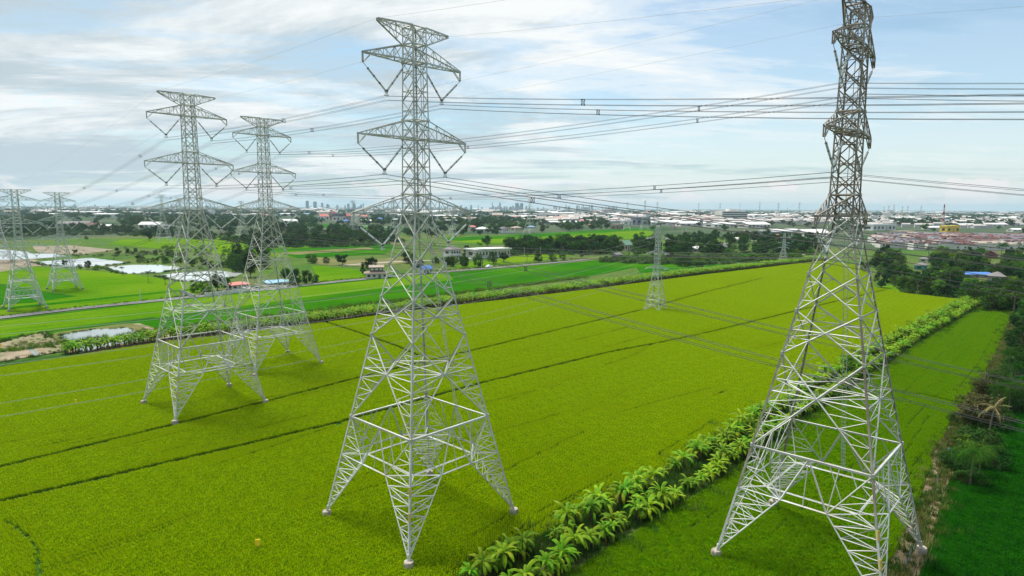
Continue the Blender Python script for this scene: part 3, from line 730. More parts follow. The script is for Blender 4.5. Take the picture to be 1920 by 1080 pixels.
def rice_patch(seed, S=3.2, n=300, h=0.55, heads=3):
    r = random.Random(seed); mb = MB(); q = max(2, int(round(n**.5))); c = S/q
    for i in range(q*q):
        x, y = -S/2+c*(i % q+r.uniform(.02, .98)), -S/2+c*(i//q+r.uniform(.02, .98)); hh = h*r.uniform(.62, 1.16)
        if r.random() < .07: continue
        for k in range(6):
            a = r.uniform(0, 6.283); l = hh*r.uniform(.75, 1.12); out = r.uniform(.12, .46)*l; w = r.uniform(.028, .052)
            dx, dy = math.cos(a), math.sin(a); bx, by = x+dx*.04, y+dy*.04
            m_ = (bx+dx*out*.45, by+dy*out*.45, l*.72); t = (bx+dx*out*1.3, by+dy*out*1.3, l*r.uniform(.75, 1.0))
            mb.add([(bx, by, 0), (m_[0]-dy*w, m_[1]+dx*w, m_[2]), (m_[0]+dy*w, m_[1]-dx*w, m_[2]), t], [(0, 2, 1), (1, 2, 3)])
        for k in range(heads):
            a = r.uniform(0, 6.283); dx, dy = math.cos(a), math.sin(a); o = r.uniform(.02, .12); z = hh*r.uniform(.78, .98); l = r.uniform(.03, .09); w = r.uniform(.024, .040)
            bx, by = x+dx*o, y+dy*o; ex, ey = bx+dx*l, by+dy*l; dz_ = -r.uniform(.09, .17)
            mb.add([(bx-dy*w, by+dx*w, z), (bx+dy*w, by-dx*w, z), (ex+dy*w, ey-dx*w, z-dz_), (ex-dy*w, ey+dx*w, z-dz_)], [(0, 1, 2, 3)], 1)
    return mb
def segdist(P, x, y):
    d = np.full(x.shape, 1e9)
    for a, b in zip(P, P[1:]):
        ax, ay, bx, by = a[0], a[1], b[0], b[1]; L2 = (bx-ax)**2+(by-ay)**2+1e-9
        t = np.clip(((x-ax)*(bx-ax)+(y-ay)*(by-ay))/L2, 0, 1); d = np.minimum(d, np.hypot(x-ax-t*(bx-ax), y-ay-t*(by-ay)))
    return d
def inview(x, y, m=1.08):
    c, s = math.cos(CAM_PITCH), math.sin(CAM_PITCH); dd = y*c+CAM_H*s; v = y*s-CAM_H*c
    return (dd > 1) & (np.abs(x/dd*CAM_F) < 960*m+40) & (-v/dd*CAM_F < 540*m+60)
def streaks(n, seed, rmax, umin, umax, vmin, vmax, w=(.10, .22), wob=.4):
    g = np.random.default_rng(seed); out = []
    while len(out) < n:
        u, v = g.uniform(umin, umax), g.uniform(vmin, vmax); L = g.uniform(4, 30); p = UX*u+VX*v
        if p.length > rmax or p.y < 20: continue
        P = [p]; a = g.normal(0, .05)
        for i in range(4): a += g.normal(0, wob*.12); P.append(P[-1]+(UX+VX*a)*(L/4))
        out.append((P, g.uniform(*w)))
    return out
def rice(name, poly, m, z, rmax, seed, label, holes=(), step=3.0, h=1.0, heads=3, headm=None):
    g = np.random.default_rng(seed)
    def grid(st, off):
        A = np.arange(-rmax*1.2, rmax*1.2, st)+off; u, v = np.meshgrid(A, A); return u.ravel(), v.ravel()
    def ok_(u, v, hp):
        x = u*UX.x+v*VX.x; y = u*UX.y+v*VX.y; k = inpoly(poly, x, y)
        for P, w in holes: k &= segdist(P, x, y) > w+hp
        return k
    def put(u, v, S, n, lab, nm):
        x = u*UX.x+v*VX.x; y = u*UX.y+v*VX.y; k = len(x)
        pa = np.sin(x*.23+2*np.sin(y*.09+.5))*np.sin(y*.19+1.7*np.sin(x*.13))+.5*np.sin(x*.51+y*.37)
        hv = h*(1+0.07*np.sin(x*.11+1.3*np.sin(y*.07))+g.uniform(-.06, .06, k)-.30*np.clip(pa-.72, 0, .6))
        t = TH+g.integers(0, 4, k)*math.pi/2
        return scatter(nm, rice_patch(seed, S*1.1, n, heads=heads), [m, headm], np.stack([x, y, np.full(k, z)], 1), t, np.stack([np.ones(k), np.ones(k), hv], 1), lab, 'rice')
    u, v = grid(step, 0.0); x = u*UX.x+v*VX.x; y = u*UX.y+v*VX.y
    see = inview(x, y, 1.12) & (np.hypot(x, y) < rmax); u, v = u[see], v[see]
    c = ok_(u, v, 1.0); q = step/2
    full = c.copy()
    for a, b in ((q, q), (q, -q), (-q, q), (-q, -q)): full &= ok_(u+a, v+b, 0)
    put(u[full], v[full], step, 300, label, name)
    ru, rv = u[~full], v[~full]; d = step/8
    offs = [(-3.5*d+i*d, -3.5*d+j*d) for i in range(8) for j in range(8)]
    fu = np.concatenate([ru+a for a, b in offs]); fv = np.concatenate([rv+b for a, b in offs]); k = ok_(fu, fv, .02); fu, fv = fu[k], fv[k]
    put(fu, fv, d, 5, label+', along its edges', name)
# finer patches along the furrows would be cut by their grid, so holes only clear what the furrow needs
BED = [G(900, 1120), G(1000, 1062), G(1280, 905), G(1480, 775), G(1680, 650), G(1830, 566)]
rice('rice_crop', MAIN, rice_mat, 0.07, 620, 3, 'ripening yellow green rice filling the big field', [(P, .64) for P in FUR[:3]]+[(FUR[3], .45), (FUR[4], .24), (BED, 3.7)]+streaks(85, 4, 190, -60, 210, 0, 150), headm=rice_head)
rice('rice_crop', MID, rice_mat3, 0.08, 330, 5, 'rice standing between the banana rows and the ditch', [(DITCH, 1.4), (BED, 3.8), (px((1670, 736), (1730, 742), (1795, 758)), .5)]+[(px(*q), .12) for q in (((1700, 800), (1760, 740), (1850, 640)), ((1690, 745), (1740, 690), (1790, 640), (1830, 600)), ((1790, 735), (1830, 690), (1870, 620)), ((1690, 860), (1720, 815), (1745, 775)), ((1450, 1000), (1540, 930), (1620, 860)), ((1180, 1050), (1300, 990), (1400, 930)), ((1650, 960), (1700, 900), (1735, 840)))]+streaks(14, 9, 150, 40, 230, -60, 10), h=.9, heads=1, headm=rice_mat3)
rice('rice_crop', RIGHT, rice_mat2, 0.09, 200, 6, 'deep green rice right of the muddy ditch', [(DITCH, 1.5)]+streaks(8, 3, 120, 40, 130, -60, -10), h=.8, heads=0, headm=rice_mat2)

# ------------------------------------------------------------------ plants
leafm = mat('banana_leaf', (0.165, 0.370, 0.008), (0.070, 0.225, 0.006), 1.4, 0.6, objvar=0.3, c3=(0.42, 0.42, 0.01), scale3=0.6, amt3=0.5, trans=0.35, spec=0.15)
dryleaf = mat('dry_banana_leaf', (0.34, 0.24, 0.05), (0.24, 0.15, 0.05), 0.8, 0.8, trans=0.2)
stemm = mat('banana_stem', (0.09, 0.09, 0.03), (0.08, 0.055, 0.03), 1.5, 0.8)
bark = mat('bark', (0.12, 0.09, 0.06), (0.07, 0.05, 0.035), 2.0, 0.95)
palebark = mat('palm_bark', (0.17, 0.145, 0.105), (0.10, 0.085, 0.06), 2.0, 0.95)
def banana_meshes(seed, h, lod=False):
    r = random.Random(seed); st = MB(); lf = MB()
    ns = 1 if lod else r.choice((1, 2, 2, 3))
    for q in range(ns):
        k = 1 if q == 0 else r.uniform(.45, .75)
        x0, y0 = (0, 0) if q == 0 else (r.uniform(-.8, .8), r.uniform(-.8, .8))
        H = h*k; lean = (r.uniform(-.15, .15)*H, r.uniform(-.15, .15)*H)
        top = Vector((x0+lean[0], y0+lean[1], H))
        st.tube([(x0, y0, -.1), (x0+lean[0]*.4, y0+lean[1]*.4, H*.5), top], [.16*k, .13*k, .07*k], 5 if lod else 7)
        n = r.randint(12, 15) if q == 0 else r.randint(6, 8); a0 = r.uniform(0, 6.28)
        for i in range(n):
            a = a0+i*2.4+r.uniform(-.3, .3); rise = 1.2-1.15*i/n+r.uniform(-.12, .12); Lf = (2.2+r.uniform(-.3, .35))*(.65+.35*k)*(1 if i else .8)
            dry = i >= n-2 and r.random() < .4
            ang = rise if not dry else -.9
            p = top.copy(); sg = 5 if lod else 8; d = Vector((math.cos(a), math.sin(a), 0)); sd = Vector((-d.y, d.x, 0)); vs = []; tw = r.uniform(-.35, .35)
            W = r.uniform(.15, .225)*(.7+.3*k)*(.5 if dry else 1)
            for s in range(sg+1):
                f = s/sg; w = W*(0.12 if f < .12 else min(1, (f-.08)*4.5)*min(1, (1.02-f)*4.0)**.6)
                cu = d*math.cos(ang)+Vector((0, 0, math.sin(ang))); nn = (sd*math.cos(tw)+cu.cross(sd)*math.sin(tw)); dn = nn.cross(cu)*-1
                fold = Vector((0, 0, -1))*w*.42 if ang > -.6 else -dn*w*.2
                vs += [p+nn*w+fold, p, p-nn*w+fold]
                p = p+cu*(Lf/sg); ang -= (1.85+.6*(1-rise))/sg*(1.25 if f > .35 else .6)
                ang = max(ang, -1.45)
            fs = []
            for s in range(sg): b = s*3; fs += [(b, b+1, b+4, b+3), (b+1, b+2, b+5, b+4)]
            lf.add(vs, fs, 1 if dry else 0)
    return st, lf
ban = []
for i in range(7):
    s_, l_ = banana_meshes(40+i, 1.5+.14*i)
    ban.append((s_.mesh('stem', stemm), l_.mesh('leaves', [leafm, dryleaf])))
def banana(p, s, label, group, rz=None, v=None):
    st, lf = ban[rnd.randrange(7) if v is None else v]
    root = empty('banana_plant', p, rnd.uniform(0, 6.28) if rz is None else rz, label, 'banana plant', group, s)
    link('stem', st, root); link('leaves', lf, root); return root
BROW = [G(900, 1120), G(1000, 1062), G(1280, 905), G(1480, 775), G(1680, 650), G(1830, 566)]
def along(P, t):
    for a, b in zip(P, P[1:]):
        L = (b-a).length
        if t <= L: return a+(b-a)*(t/L), (b-a).normalized()
        t -= L
    return P[-1], (P[-1]-P[-2]).normalized()
total = sum((b-a).length for a, b in zip(BROW, BROW[1:]))
t = 1.0; nb = 0
while t < total and nb < 286:
    p, d = along(BROW, t); nrm = Vector((-d.y, d.x, 0))
    for s in (-1, 1):
        gap = 0.06 if t < 200 else .02
        if rnd.random() < gap or nb >= 286: continue
        q = p+nrm*(s*2.15+rnd.uniform(-.7, .7))+d*rnd.uniform(-.9, .9)
        near = t < 60
        lab = ('banana plant in the %s file of the double row, %s' % ('left' if s > 0 else 'right', 'near the bottom' if t < 45 else ('beside the right pylon' if t < 110 else ('beyond the right pylon' if t < 200 else 'near the grove'))))
        banana(Vector((q.x, q.y, .16)), rnd.choice((rnd.uniform(.55, .8), rnd.uniform(.8, 1.05), rnd.uniform(.9, 1.2))), lab, 'banana plants of the double row, '+lab.split('the ')[1][:5]+' file '+str(int(t < 45)+int(t < 110)+int(t < 200))); nb += 1
    t += 1.62
T_END = t
# loose clump at the bottom edge
for (x, y), s, lab in (((945, 1078), 1.1, 'banana plant cut by the bottom edge, left of the double row'), ((905, 1092), .95, 'small banana plant at the very bottom edge of the picture')):
    banana(G(x, y), s, lab, None)
# straw heap
mb = MB(); r = random.Random(5)
for i in range(260):
    a = r.uniform(0, 6.28); q = r.random()**.5*1.25; x, y = q*math.cos(a), q*.8*math.sin(a); z = .5*(1-(q/1.3)**2)*r.uniform(.5, 1)
    b = r.uniform(0, 6.28); mb.bar((x, y, z), (x+.45*math.cos(b), y+.45*math.sin(b), max(.02, z+r.uniform(-.15, .12))), .05, .03)
o = mb.build('straw_heap', mat('straw', (0.55, 0.42, 0.24), (0.38, 0.27, 0.13), 4, .9)); o.location = G(1026, 1072, .16); tag(o, 'pale heap of dry straw among the nearest banana plants', 'straw heap')
# far banana hedge: one mass
src = MB(); s_, l_ = banana_meshes(91, 1.6, True)
src.add(l_.v, l_.f, 0); src.m = [1 if k else 0 for k in l_.m]; src.add(s_.v, s_.f, 2)
FROW = px((-10, 690), (130, 666), (300, 641), (600, 603), (860, 569), (1100, 541), (1300, 515), (1540, 488))
pts = []; tot = sum((b-a).length for a, b in zip(FROW, FROW[1:])); t = 0
g = np.random.default_rng(8)
T0 = (FROW[1]-FROW[0]).length
t = T0*1.0
while t < tot:
    p, d = along(FROW, t); nrm = Vector((-d.y, d.x, 0))
    for s in ((-1, 0, 1, 2) if t > T0+40 else (0, 1, 1)):
        if g.random() < .1: continue
        q = p+nrm*(s*1.9+g.uniform(-.8, .8)); pts.append((q.x, q.y, .2))
    t += 1.35
pts = np.array(pts)
scatter('banana_hedge', src, [leafm, dryleaf, stemm], pts, g.uniform(0, 6.28, len(pts)), g.uniform(.75, 1.25, len(pts)), 'long dense banana hedge along the far edge of the rice field', 'banana hedge')

P_ = []; t = T_END
while t < total:
    p, d = along(BROW, t); nrm = Vector((-d.y, d.x, 0))
    for s in (-1, 1):
        q = p+nrm*(s*2.15+g.uniform(-.7, .7)); P_.append((q.x, q.y, .16))
    t += 1.6
if P_: scatter('banana_hedge', src, [leafm, dryleaf, stemm], P_, g.uniform(0, 6.28, len(P_)), g.uniform(.8, 1.25, len(P_)), 'far end of the double banana row before the grove', 'banana hedge')
# trees ---------------------------------------------------------
def leafmat(name, a, b, c=None): return mat(name, a, b, 0.35, 0.75, objvar=0.35, c3=c or a, scale3=0.9, amt3=.5, trans=0.3, spec=0.04, fine=.3, fscale=2.0)
LM = [leafmat('dark_foliage', (0.027, 0.085, 0.014), (0.013, 0.046, 0.010), (0.060, 0.120, 0.016)),
      leafmat('mid_foliage', (0.045, 0.125, 0.014), (0.025, 0.080, 0.012), (0.085, 0.150, 0.02)),
      leafmat('light_foliage', (0.095, 0.205, 0.018), (0.055, 0.150, 0.015), (0.15, 0.22, 0.03)),
      leafmat('brownish_foliage', (0.085, 0.085, 0.030), (0.055, 0.065, 0.022), (0.12, 0.10, 0.05))]
palmleaf = mat('palm_frond', (0.030, 0.105, 0.010), (0.014, 0.060, 0.008), 0.6, .5, objvar=.3, c3=(0.09, 0.13, 0.02), scale3=.4, amt3=.3, trans=.3, spec=0.0)
def tree_mb(seed, h=1.0, w=1.0, n=1300, leaf=.055, trunk=.22, lobes=16, flat=1.0):
    """unit tree: height 1, crown radius about 0.5*w"""
    r = random.Random(seed); tk = MB(); cr = MB()
    tk.tube([(0, 0, -.02), (r.uniform(-.02, .02), r.uniform(-.02, .02), trunk), (r.uniform(-.05, .05), r.uniform(-.05, .05), .62)], [.035, .026, .012], 6)
    cen = []
    for i in range(lobes):
        a = r.uniform(0, 6.28); zz = r.uniform(trunk+.06, .86); env = w*.5*math.sin(math.pi*min(1, max(.12, (zz-trunk*.6)/(1.02-trunk*.6)))**.8)*r.uniform(.35, 1.0)
        c = Vector((env*math.cos(a)*.8, env*math.sin(a)*.8, zz)); rad = r.uniform(.11, .2)*(.7+.3*w); cen.append((c, rad))
        if i < 8: tk.tube([(0, 0, trunk*.8+.1*r.random()), c*.6+Vector((0, 0, trunk*.35)), c], [.014, .009, .004], 4)
    for i in range(n):
        c, rad = r.choice(cen); u = Vector((r.gauss(0, 1), r.gauss(0, 1), r.gauss(0, 1))).normalized()
        p = c+Vector((u.x, u.y, u.z*.8*flat))*rad*r.uniform(.55, 1.08)
        nn = (u+Vector((r.uniform(-.9, .9), r.uniform(-.9, .9), r.uniform(-.3, 1.1)))).normalized()
        a = nn.orthogonal().normalized(); b = nn.cross(a); an = r.uniform(0, 6.28); e = (a*math.cos(an)+b*math.sin(an)); f = nn.cross(e); s = leaf*r.uniform(.6, 1.3)
        cr.add([p-e*s*.9, p-f*s*.45-nn*s*.1, p+e*s*.9, p+f*s*.45-nn*s*.1], [(0, 1, 2, 3)])
    return tk, cr
TREES = []
for k in range(8):
    tk, cr = tree_mb(100+k, w=(1.0, 1.25, .8, 1.4, 1.05, 1.6, .7, 1.15)[k], n=1500, lobes=(18, 24, 14, 26, 16, 26, 14, 20)[k], trunk=(.2, .15, .25, .12, .2, .08, .25, .18)[k], leaf=.05)
    TREES.append((tk.mesh('trunk', bark), [cr.mesh('crown', m) for m in LM]))
def palm_mb(seed, H=1.0, n=18, fl=.36, droop=1.0, dead=False, fine=False):
    r = random.Random(seed); tk = MB(); cr = MB(); lean = r.uniform(-.08, .08), r.uniform(-.08, .08)
    pts = [(lean[0]*f*f, lean[1]*f*f, f*(1-.12)) for f in (0, .25, .5, .75, 1)]; tk.tube(pts, [.026, .019, .016, .015, .014], 6); top = Vector(pts[-1])
    for i in range(n):
        a = i*2.4+r.uniform(-.2, .2); ang = r.uniform(-.2, 1.35); d = Vector((math.cos(a), math.sin(a), 0)); sd = Vector((-d.y, d.x, 0)); p = top.copy(); dv = r.uniform(.7, 1.35) if fine else 1; sg = 18 if fine else 9; L = fl*r.uniform(.85, 1.1); prev = None
        for s in range(sg+1):
            f = s/sg; cu = d*math.cos(ang)+Vector((0, 0, math.sin(ang)))
            if prev is not None:
                q = p; w = .14*math.sin(math.pi*min(1, .10+f*.88))**.6*(fl/.36)*(.5 if dead else 1)*(.8 if fine else .72)
                k = (.30 if fine else .62); q2 = prev.lerp(q, k)
                for sgn in (-1, 1):
                    tip = prev.lerp(q, .5)+sd*sgn*w*r.uniform(.85, 1.1)+cu*w*.55-Vector((0, 0, w*r.uniform(.3, .75))); cr.add([prev, q2, tip], [(0, 1, 2)])
                rw = sd*.004*(fl/.36); cr.add([prev-rw, prev+rw, q+rw, q-rw], [(0, 1, 2, 3)])
            prev = p.copy(); p = p+cu*(L/sg); ang -= droop*dv*1.7/sg
    return tk, cr
PALMS = []
deadfrond = mat('dead_frond', (0.30, 0.25, 0.10), (0.20, 0.18, 0.07), 1, .8)
for k in range(4):
    tk, cr = palm_mb(60+k, n=(18, 22, 16, 18)[k], fl=(.34, .42, .3, .6)[k], fine=(k == 3)); PALMS.append((tk.mesh('trunk', palebark), cr.mesh('crown', palmleaf)))
def tree(p, h, kind, label, group=None, v=None, name='tree', cat='tree', wide=1.0):
    tk, crs = TREES[rnd.randrange(8) if v is None else v]
    root = empty(name, p, rnd.uniform(0, 6.28), label, cat, group, (h*wide, h*wide, h)); link('trunk', tk, root); link('crown', crs[kind], root); return root
def palm(p, h, label, group=None, v=None, crown=1.0):
    tk, cr = PALMS[rnd.randrange(4) if v is None else v]
    root = empty('palm_tree', p, rnd.uniform(0, 6.28), label, 'palm', group, (h*crown, h*crown, h)); link('trunk', tk, root); link('crown', cr, root); return root
# single trees: (x, y of the base in the photograph, width in photo pixels, height in photo pixels, leaf tone, label)
for x, y, w, h, k, lab, v in (
    (642, 497, 30, 26, 0, 'lone dark round tree in the dry grass', 4), (470, 520, 40, 52, 0, 'tall dark tree behind the second pylon of the left pair', 0), (585, 494, 34, 20, 1, 'low bushy tree left of the lone round tree', 5),
    (612, 494, 20, 14, 1, 'small bush just left of the lone round tree', 5), (555, 535, 36, 34, 0, 'dark tree beside the blue roofed sheds', 1), (575, 533, 32, 30, 0, 'rounder dark tree right of the blue roofed sheds', 3), (535, 530, 26, 30, 1, 'tree behind the blue roofed sheds', 2), (592, 531, 20, 18, 0, 'small dark tree nearest the road by the sheds', 5),
    (683, 516, 22, 28, 0, 'dark tree hugging the left wall of the old wooden house', 1), (697, 503, 30, 26, 0, 'dark tree behind the old wooden house', 4),
    (408, 545, 30, 34, 0, 'dark tree in the walled garden by the red roof', 0), (385, 552, 34, 26, 1, 'green bush behind the garden wall', 5), (428, 543, 24, 24, 1, 'rounded tree left of the red roofed house', 1), (365, 548, 30, 20, 1, 'leafy bush at the garden wall corner', 3),
    (122, 500, 13, 17, 0, 'small dark tree before the pond of the second short pylon', 4), (165, 505, 16, 18, 0, 'dark tree among shrubs by the middle pond', 0), (180, 507, 20, 12, 2, 'pale shrub right of the pond-side tree', 5), (150, 504, 12, 10, 1, 'small shrub left of the pond-side tree', 5),
    (280, 452, 14, 20, 0, 'dark tree standing alone in the far left green field', 6), (162, 449, 10, 7, 0, 'tiny dark bush in the far left field', 5), (266, 440, 11, 10, 0, 'small dark tree left of the lone field tree', 1),
    (868, 440, 25, 22, 0, 'big dark dome shaped tree left of the white villa', 4), (788, 505, 28, 20, 1, 'tree behind the small blue roofed hut', 1), (765, 494, 36, 26, 0, 'dark tree behind the middle pylon trunk', 3),
    (845, 500, 30, 22, 1, 'bushy tree below the white two storey house', 5), (872, 502, 26, 22, 0, 'dark bush by the roadside left of the pickup', 1), (897, 502, 32, 30, 1, 'large green tree left of the white pickup', 3), (925, 495, 30, 26, 1, 'green tree above the white pickup', 1), (945, 492, 22, 20, 0, 'darker tree right of the white pickup', 2),
    (1010, 492, 26, 20, 0, 'dark roadside tree beyond the pickup', 1), (1035, 490, 24, 19, 0, 'second dark roadside tree beyond the pickup', 5), (1055, 488, 22, 16, 1, 'third roadside tree beyond the pickup', 3), (1090, 483, 12, 10, 0, 'small round bush at the road end', 4),
    (1283, 500, 50, 24, 0, 'dark spreading tree right of the slim pylon', 5), (1255, 487, 30, 22, 0, 'dark tree behind the slim pylon', 1), (1312, 503, 26, 14, 0, 'dark bush behind the far banana hedge', 3),
    (1652, 540, 34, 34, 0, 'dark round tree right of the right pylon at the field corner', 1), (1620, 510, 26, 26, 0, 'dark tree behind the right pylon at the field corner', 4),
    (1830, 566, 26, 18, 0, 'dome shaped bush at the far end of the double banana row', 4)):
    p = G(x, y); s = mpp(p); tree(p, h*s, k, lab, v=v, wide=w/h/(1.0, 1.25, .8, 1.4, 1.05, 1.6, .7, 1.15)[v]*.92)
for x, y, h, lab in ((278, 530, 22, 'short palm on the near bank of the pond'), (310, 533, 18, 'palm at the pond behind the left pylon'), (230, 516, 16, 'short palm left of the pond-bank palms'), (218, 512, 14, 'small palm before the second pond'), (367, 536, 22, 'palm seen against the pond behind the left pylon'),
    (900, 477, 22, 'leftmost tall palm of the palm row'), (915, 474, 20, 'second palm of the palm row'), (946, 470, 16, 'palm between the long flat house and the dark belt'), (993, 468, 22, 'palm rising over the dark tree belt, left'), (1013, 466, 18, 'palm beside the one over the dark belt'), (1045, 466, 20, 'palm rising over the middle of the dark belt'), (1075, 470, 18, 'short palm rising above the teal bus'), (1085, 455, 11, 'far small palm in the bright field'), (1108, 470, 20, 'palm right of the teal bus'), (1150, 468, 26, 'palm left of the green roofed house'), (1163, 466, 22, 'palm behind the green roofed house'), (1203, 455, 20, 'palm left of the slim pylon head'), (988, 493, 18, 'bushy palm beside the asphalt road end'), (868, 505, 20, 'roadside palm with yellow fronds'),
    (1689, 532, 34, 'palm behind the round corner tree'), (1594, 712, 44, 'short palm standing among the banana plants behind the right pylon'), (1740, 490, 26, 'palm in front of the red roof rows, left'), (1876, 490, 34, 'palm in front of the red roof rows, right'), (1845, 490, 20, 'palm in front of the red roof rows, middle')):
    p = G(x, y); palm(p, h*mpp(p), lab, v=0 if h < 40 else 3, crown=1.15)
# the plants along the muddy ditch, right
p = G(1818, 912); palm(p, 5.8, 'coconut palm with long arching fronds beside the muddy ditch', v=3, crown=1.15)
p = G(1812, 870); tree(p, 4.6, 2, 'bright green bush behind the coconut palm', v=1, wide=1.2)
p = G(1790, 880); tree(p, 3.0, 0, 'dark low bush left of the coconut palm', v=5, wide=1.3)
p = G(1838, 800); tree(p, 6.8, 3, 'brownish thinly leaved tree by the ditch', v=3, wide=1.1)
p = G(1845, 850); tree(p, 4.6, 0, 'dark shrub under the bare palm', v=5)
tk, cr = palm_mb(77, n=8, fl=.42, droop=.8, dead=True, fine=True)
o = empty('palm_tree', G(1852, 835), .4, 'half dead palm with pale trunk and few yellow fronds', 'palm', None, (7.5, 7.5, 7.5)); tk.build('trunk', palebark, o); cr.build('crown', deadfrond, o)
p = G(1890, 775); palm(p, 6.2, 'leafy palm behind the half dead palm', v=3)
p = G(1898, 735); palm(p, 6.5, 'palm at the right edge above the half dead palm', v=3)
p = G(1915, 770); tree(p, 5, 0, 'dark shrub at the right edge below the palms', v=5)
for x, y, h, k, wd, lab in ((1775, 868, 1.6, 0, 1.6, 'low dark weeds left of the blue drum'), (1800, 840, 2.6, 1, 1.2, 'green shrub above the blue drum'), (1795, 795, 2.2, 0, 1.4, 'dark shrub on the ditch bank below the brownish tree'), (1862, 880, 3.6, 0, 1.1, 'dark shrub right of the coconut palm'), (1826, 908, 2.2, 1, 1.5, 'green shrub at the foot of the coconut palm'), (1800, 905, 1.5, 0, 1.6, 'low dark shrub left of the coconut palm foot'), (1840, 870, 3.0, 0, 1.3, 'dark shrub under the coconut palm fronds'), (1868, 795, 3.4, 0, 1.2, 'dark shrub behind the half dead palm'), (1880, 745, 3.6, 0, 1.2, 'dark shrub between the ditch palms'), (1850, 745, 4.2, 3, 1.2, 'brownish shrub left of the ditch palms'), (1872, 715, 3.0, 0, 1.3, 'dark low shrub where the ditch bends')):
    tree(G(x, y), h, k, lab, v=5 if k == 0 else 3, wide=wd, name='bush', cat='bush')
for x, y, h, lab in ((1872, 770, 5.4, 'palm standing just behind the half dead palm'), (1890, 700, 5.6, 'palm on the ditch bank near the picture edge'), (1835, 895, 4.6, 'short palm right behind the coconut palm')):
    palm(G(x, y), h, lab, v=3)
for i, (x, y, h, k) in enumerate(((1908, 690, 6, 0), (1915, 655, 7, 0), (1898, 640, 4, 1), (1912, 620, 7, 0), (1922, 600, 8, 1), (1930, 640, 8, 0), (1905, 665, 3.5, 1), (1925, 700, 6, 0))):
    tree(G(x, y), h, k, 'dark tree on the ditch bank at the right picture edge', 'trees on the ditch bank')
p = G(1712, 752); 
# low ground creepers by the right pylon
tree(G(1560, 740), 1.6, 1, 'low green mound of creepers behind the right pylon', v=5, wide=4.0, name='creeper_mound', cat='creeper')
# bare dead tree before the grove
mb = MB(); mb.tube([(0, 0, 0), (.2, 0, 2.5), (-.1, .1, 4.6), (-.9, .2, 6.0)], [.28, .24, .2, .12], 7); mb.tube([(0, 0, 3.4), (.9, 0, 4.1), (1.5, .2, 3.5)], [.15, .12, .07], 6); mb.tube([(-.3, 0, 5), (.2, 0, 6.1)], [.1, .05], 5)
o = mb.build('dead_tree', palebark); o.location = G(1719, 552); tag(o, 'bare pale dead tree trunk in front of the dark grove', 'dead tree')

PONDR = ((-20, 466, 130, 492), (58, 482, 250, 503), (186, 495, 356, 515), (288, 506, 460, 531))
# belts and groves: many separate trees
ntree = 0
_src = MB(); _tk, _cr = tree_mb(333, w=1.25, n=700, lobes=22, trunk=.15, leaf=.07); _src.add(_cr.v, _cr.f, 0); _src.add(_tk.v, _tk.f, 1)
def belt(poly, n, sizes, tones, label, group, cat='tree', mass=0, palms=0.0, avoid=(), name='tree'):
    global ntree
    left = []
    xs = [p[0] for p in poly]; ys = [p[1] for p in poly]; c = 0; tries = 0
    while c < n and tries < n*40:
        tries += 1; x, y = rnd.uniform(min(xs), max(xs)), rnd.uniform(min(ys), max(ys))
        if not bool(inpoly(poly, np.array([x]), np.array([y]))[0]): continue
        if any(a <= x <= b_ and c_ <= y <= d_ for a, c_, b_, d_ in avoid): continue
        p = G(x, y)
        if c < mass: left.append((p, rnd.uniform(*sizes))); c += 1; continue
        if rnd.random() < palms: palm(p, rnd.uniform(*sizes)*1.3, 'palm in the '+label, group+', palms', crown=1.0)
        else:
            k = rnd.choice(tones); tree(p, rnd.uniform(*sizes), k, '%s in the %s' % (('dark leafy '+name, 'mid green '+name, 'light green leafy '+name, 'brownish '+name)[k], label), group+(', dark', ', mid', ', light', ', brownish')[k], name=name, cat=cat)
        c += 1; ntree += 1
    if left: scatter('tree_mass', _src, [LM[tones[0]], bark], [l[0] for l in left], [rnd.uniform(0, 6.28) for l in left], [l[1] for l in left], 'mass of trees filling the '+label, 'trees')
HOUSES_R = ((1690, 470, 1750, 524), (1796, 514, 1892, 546), (1840, 470, 1880, 498), (1300, 462, 1335, 480))
belt([(1690, 552), (1640, 500), (1640, 478), (1920, 485), (1960, 590), (1860, 585), (1800, 560)], 161, (5.6, 10.6), (0, 0, 0, 1, 1, 2), 'dark grove at the right', 'grove trees at the right', palms=.1, avoid=HOUSES_R)
belt([(1640, 505), (1640, 476), (1780, 474), (1960, 474), (1960, 490), (1750, 500)], 48, (5.4, 9.0), (0, 1, 1, 2), 'grove below the red roof rows', 'trees below the red roof rows', palms=.1, avoid=HOUSES_R)
belt([(870, 480), (890, 462), (1000, 458), (1150, 455), (1230, 458), (1240, 475), (1100, 477), (960, 478)], 115, (8.0, 12.6), (0, 0, 1), 'dark tree belt behind the long flat house', 'dark belt trees', mass=75, palms=.08, avoid=((880, 462, 955, 482), (1158, 450, 1186, 475)))
belt([(1240, 480), (1260, 445), (1400, 440), (1540, 452), (1540, 476), (1380, 482)], 132, (6.6, 12.1), (0, 0, 1, 1), 'mixed trees between slim pylon and small pylon', 'trees behind the far hedge', mass=95, palms=.06, avoid=((1300, 462, 1335, 478), (1340, 452, 1364, 470)))
belt([(1230, 478), (1100, 492), (1160, 482), (1300, 484), (1500, 478), (1500, 486), (1300, 498)], 52, (2.8, 5.5), (1, 2, 2), 'low bright bushes above the far banana hedge', 'bushes above the far hedge', name='bush', cat='bush')
belt([(470, 468), (470, 436), (560, 424), (680, 436), (760, 452), (700, 463), (560, 464)], 119, (7.7, 13.2), (0, 0, 1), 'dense dark hedge wood left of the middle pylon', 'dark hedge wood trees', mass=92, avoid=((520, 405, 560, 428),))
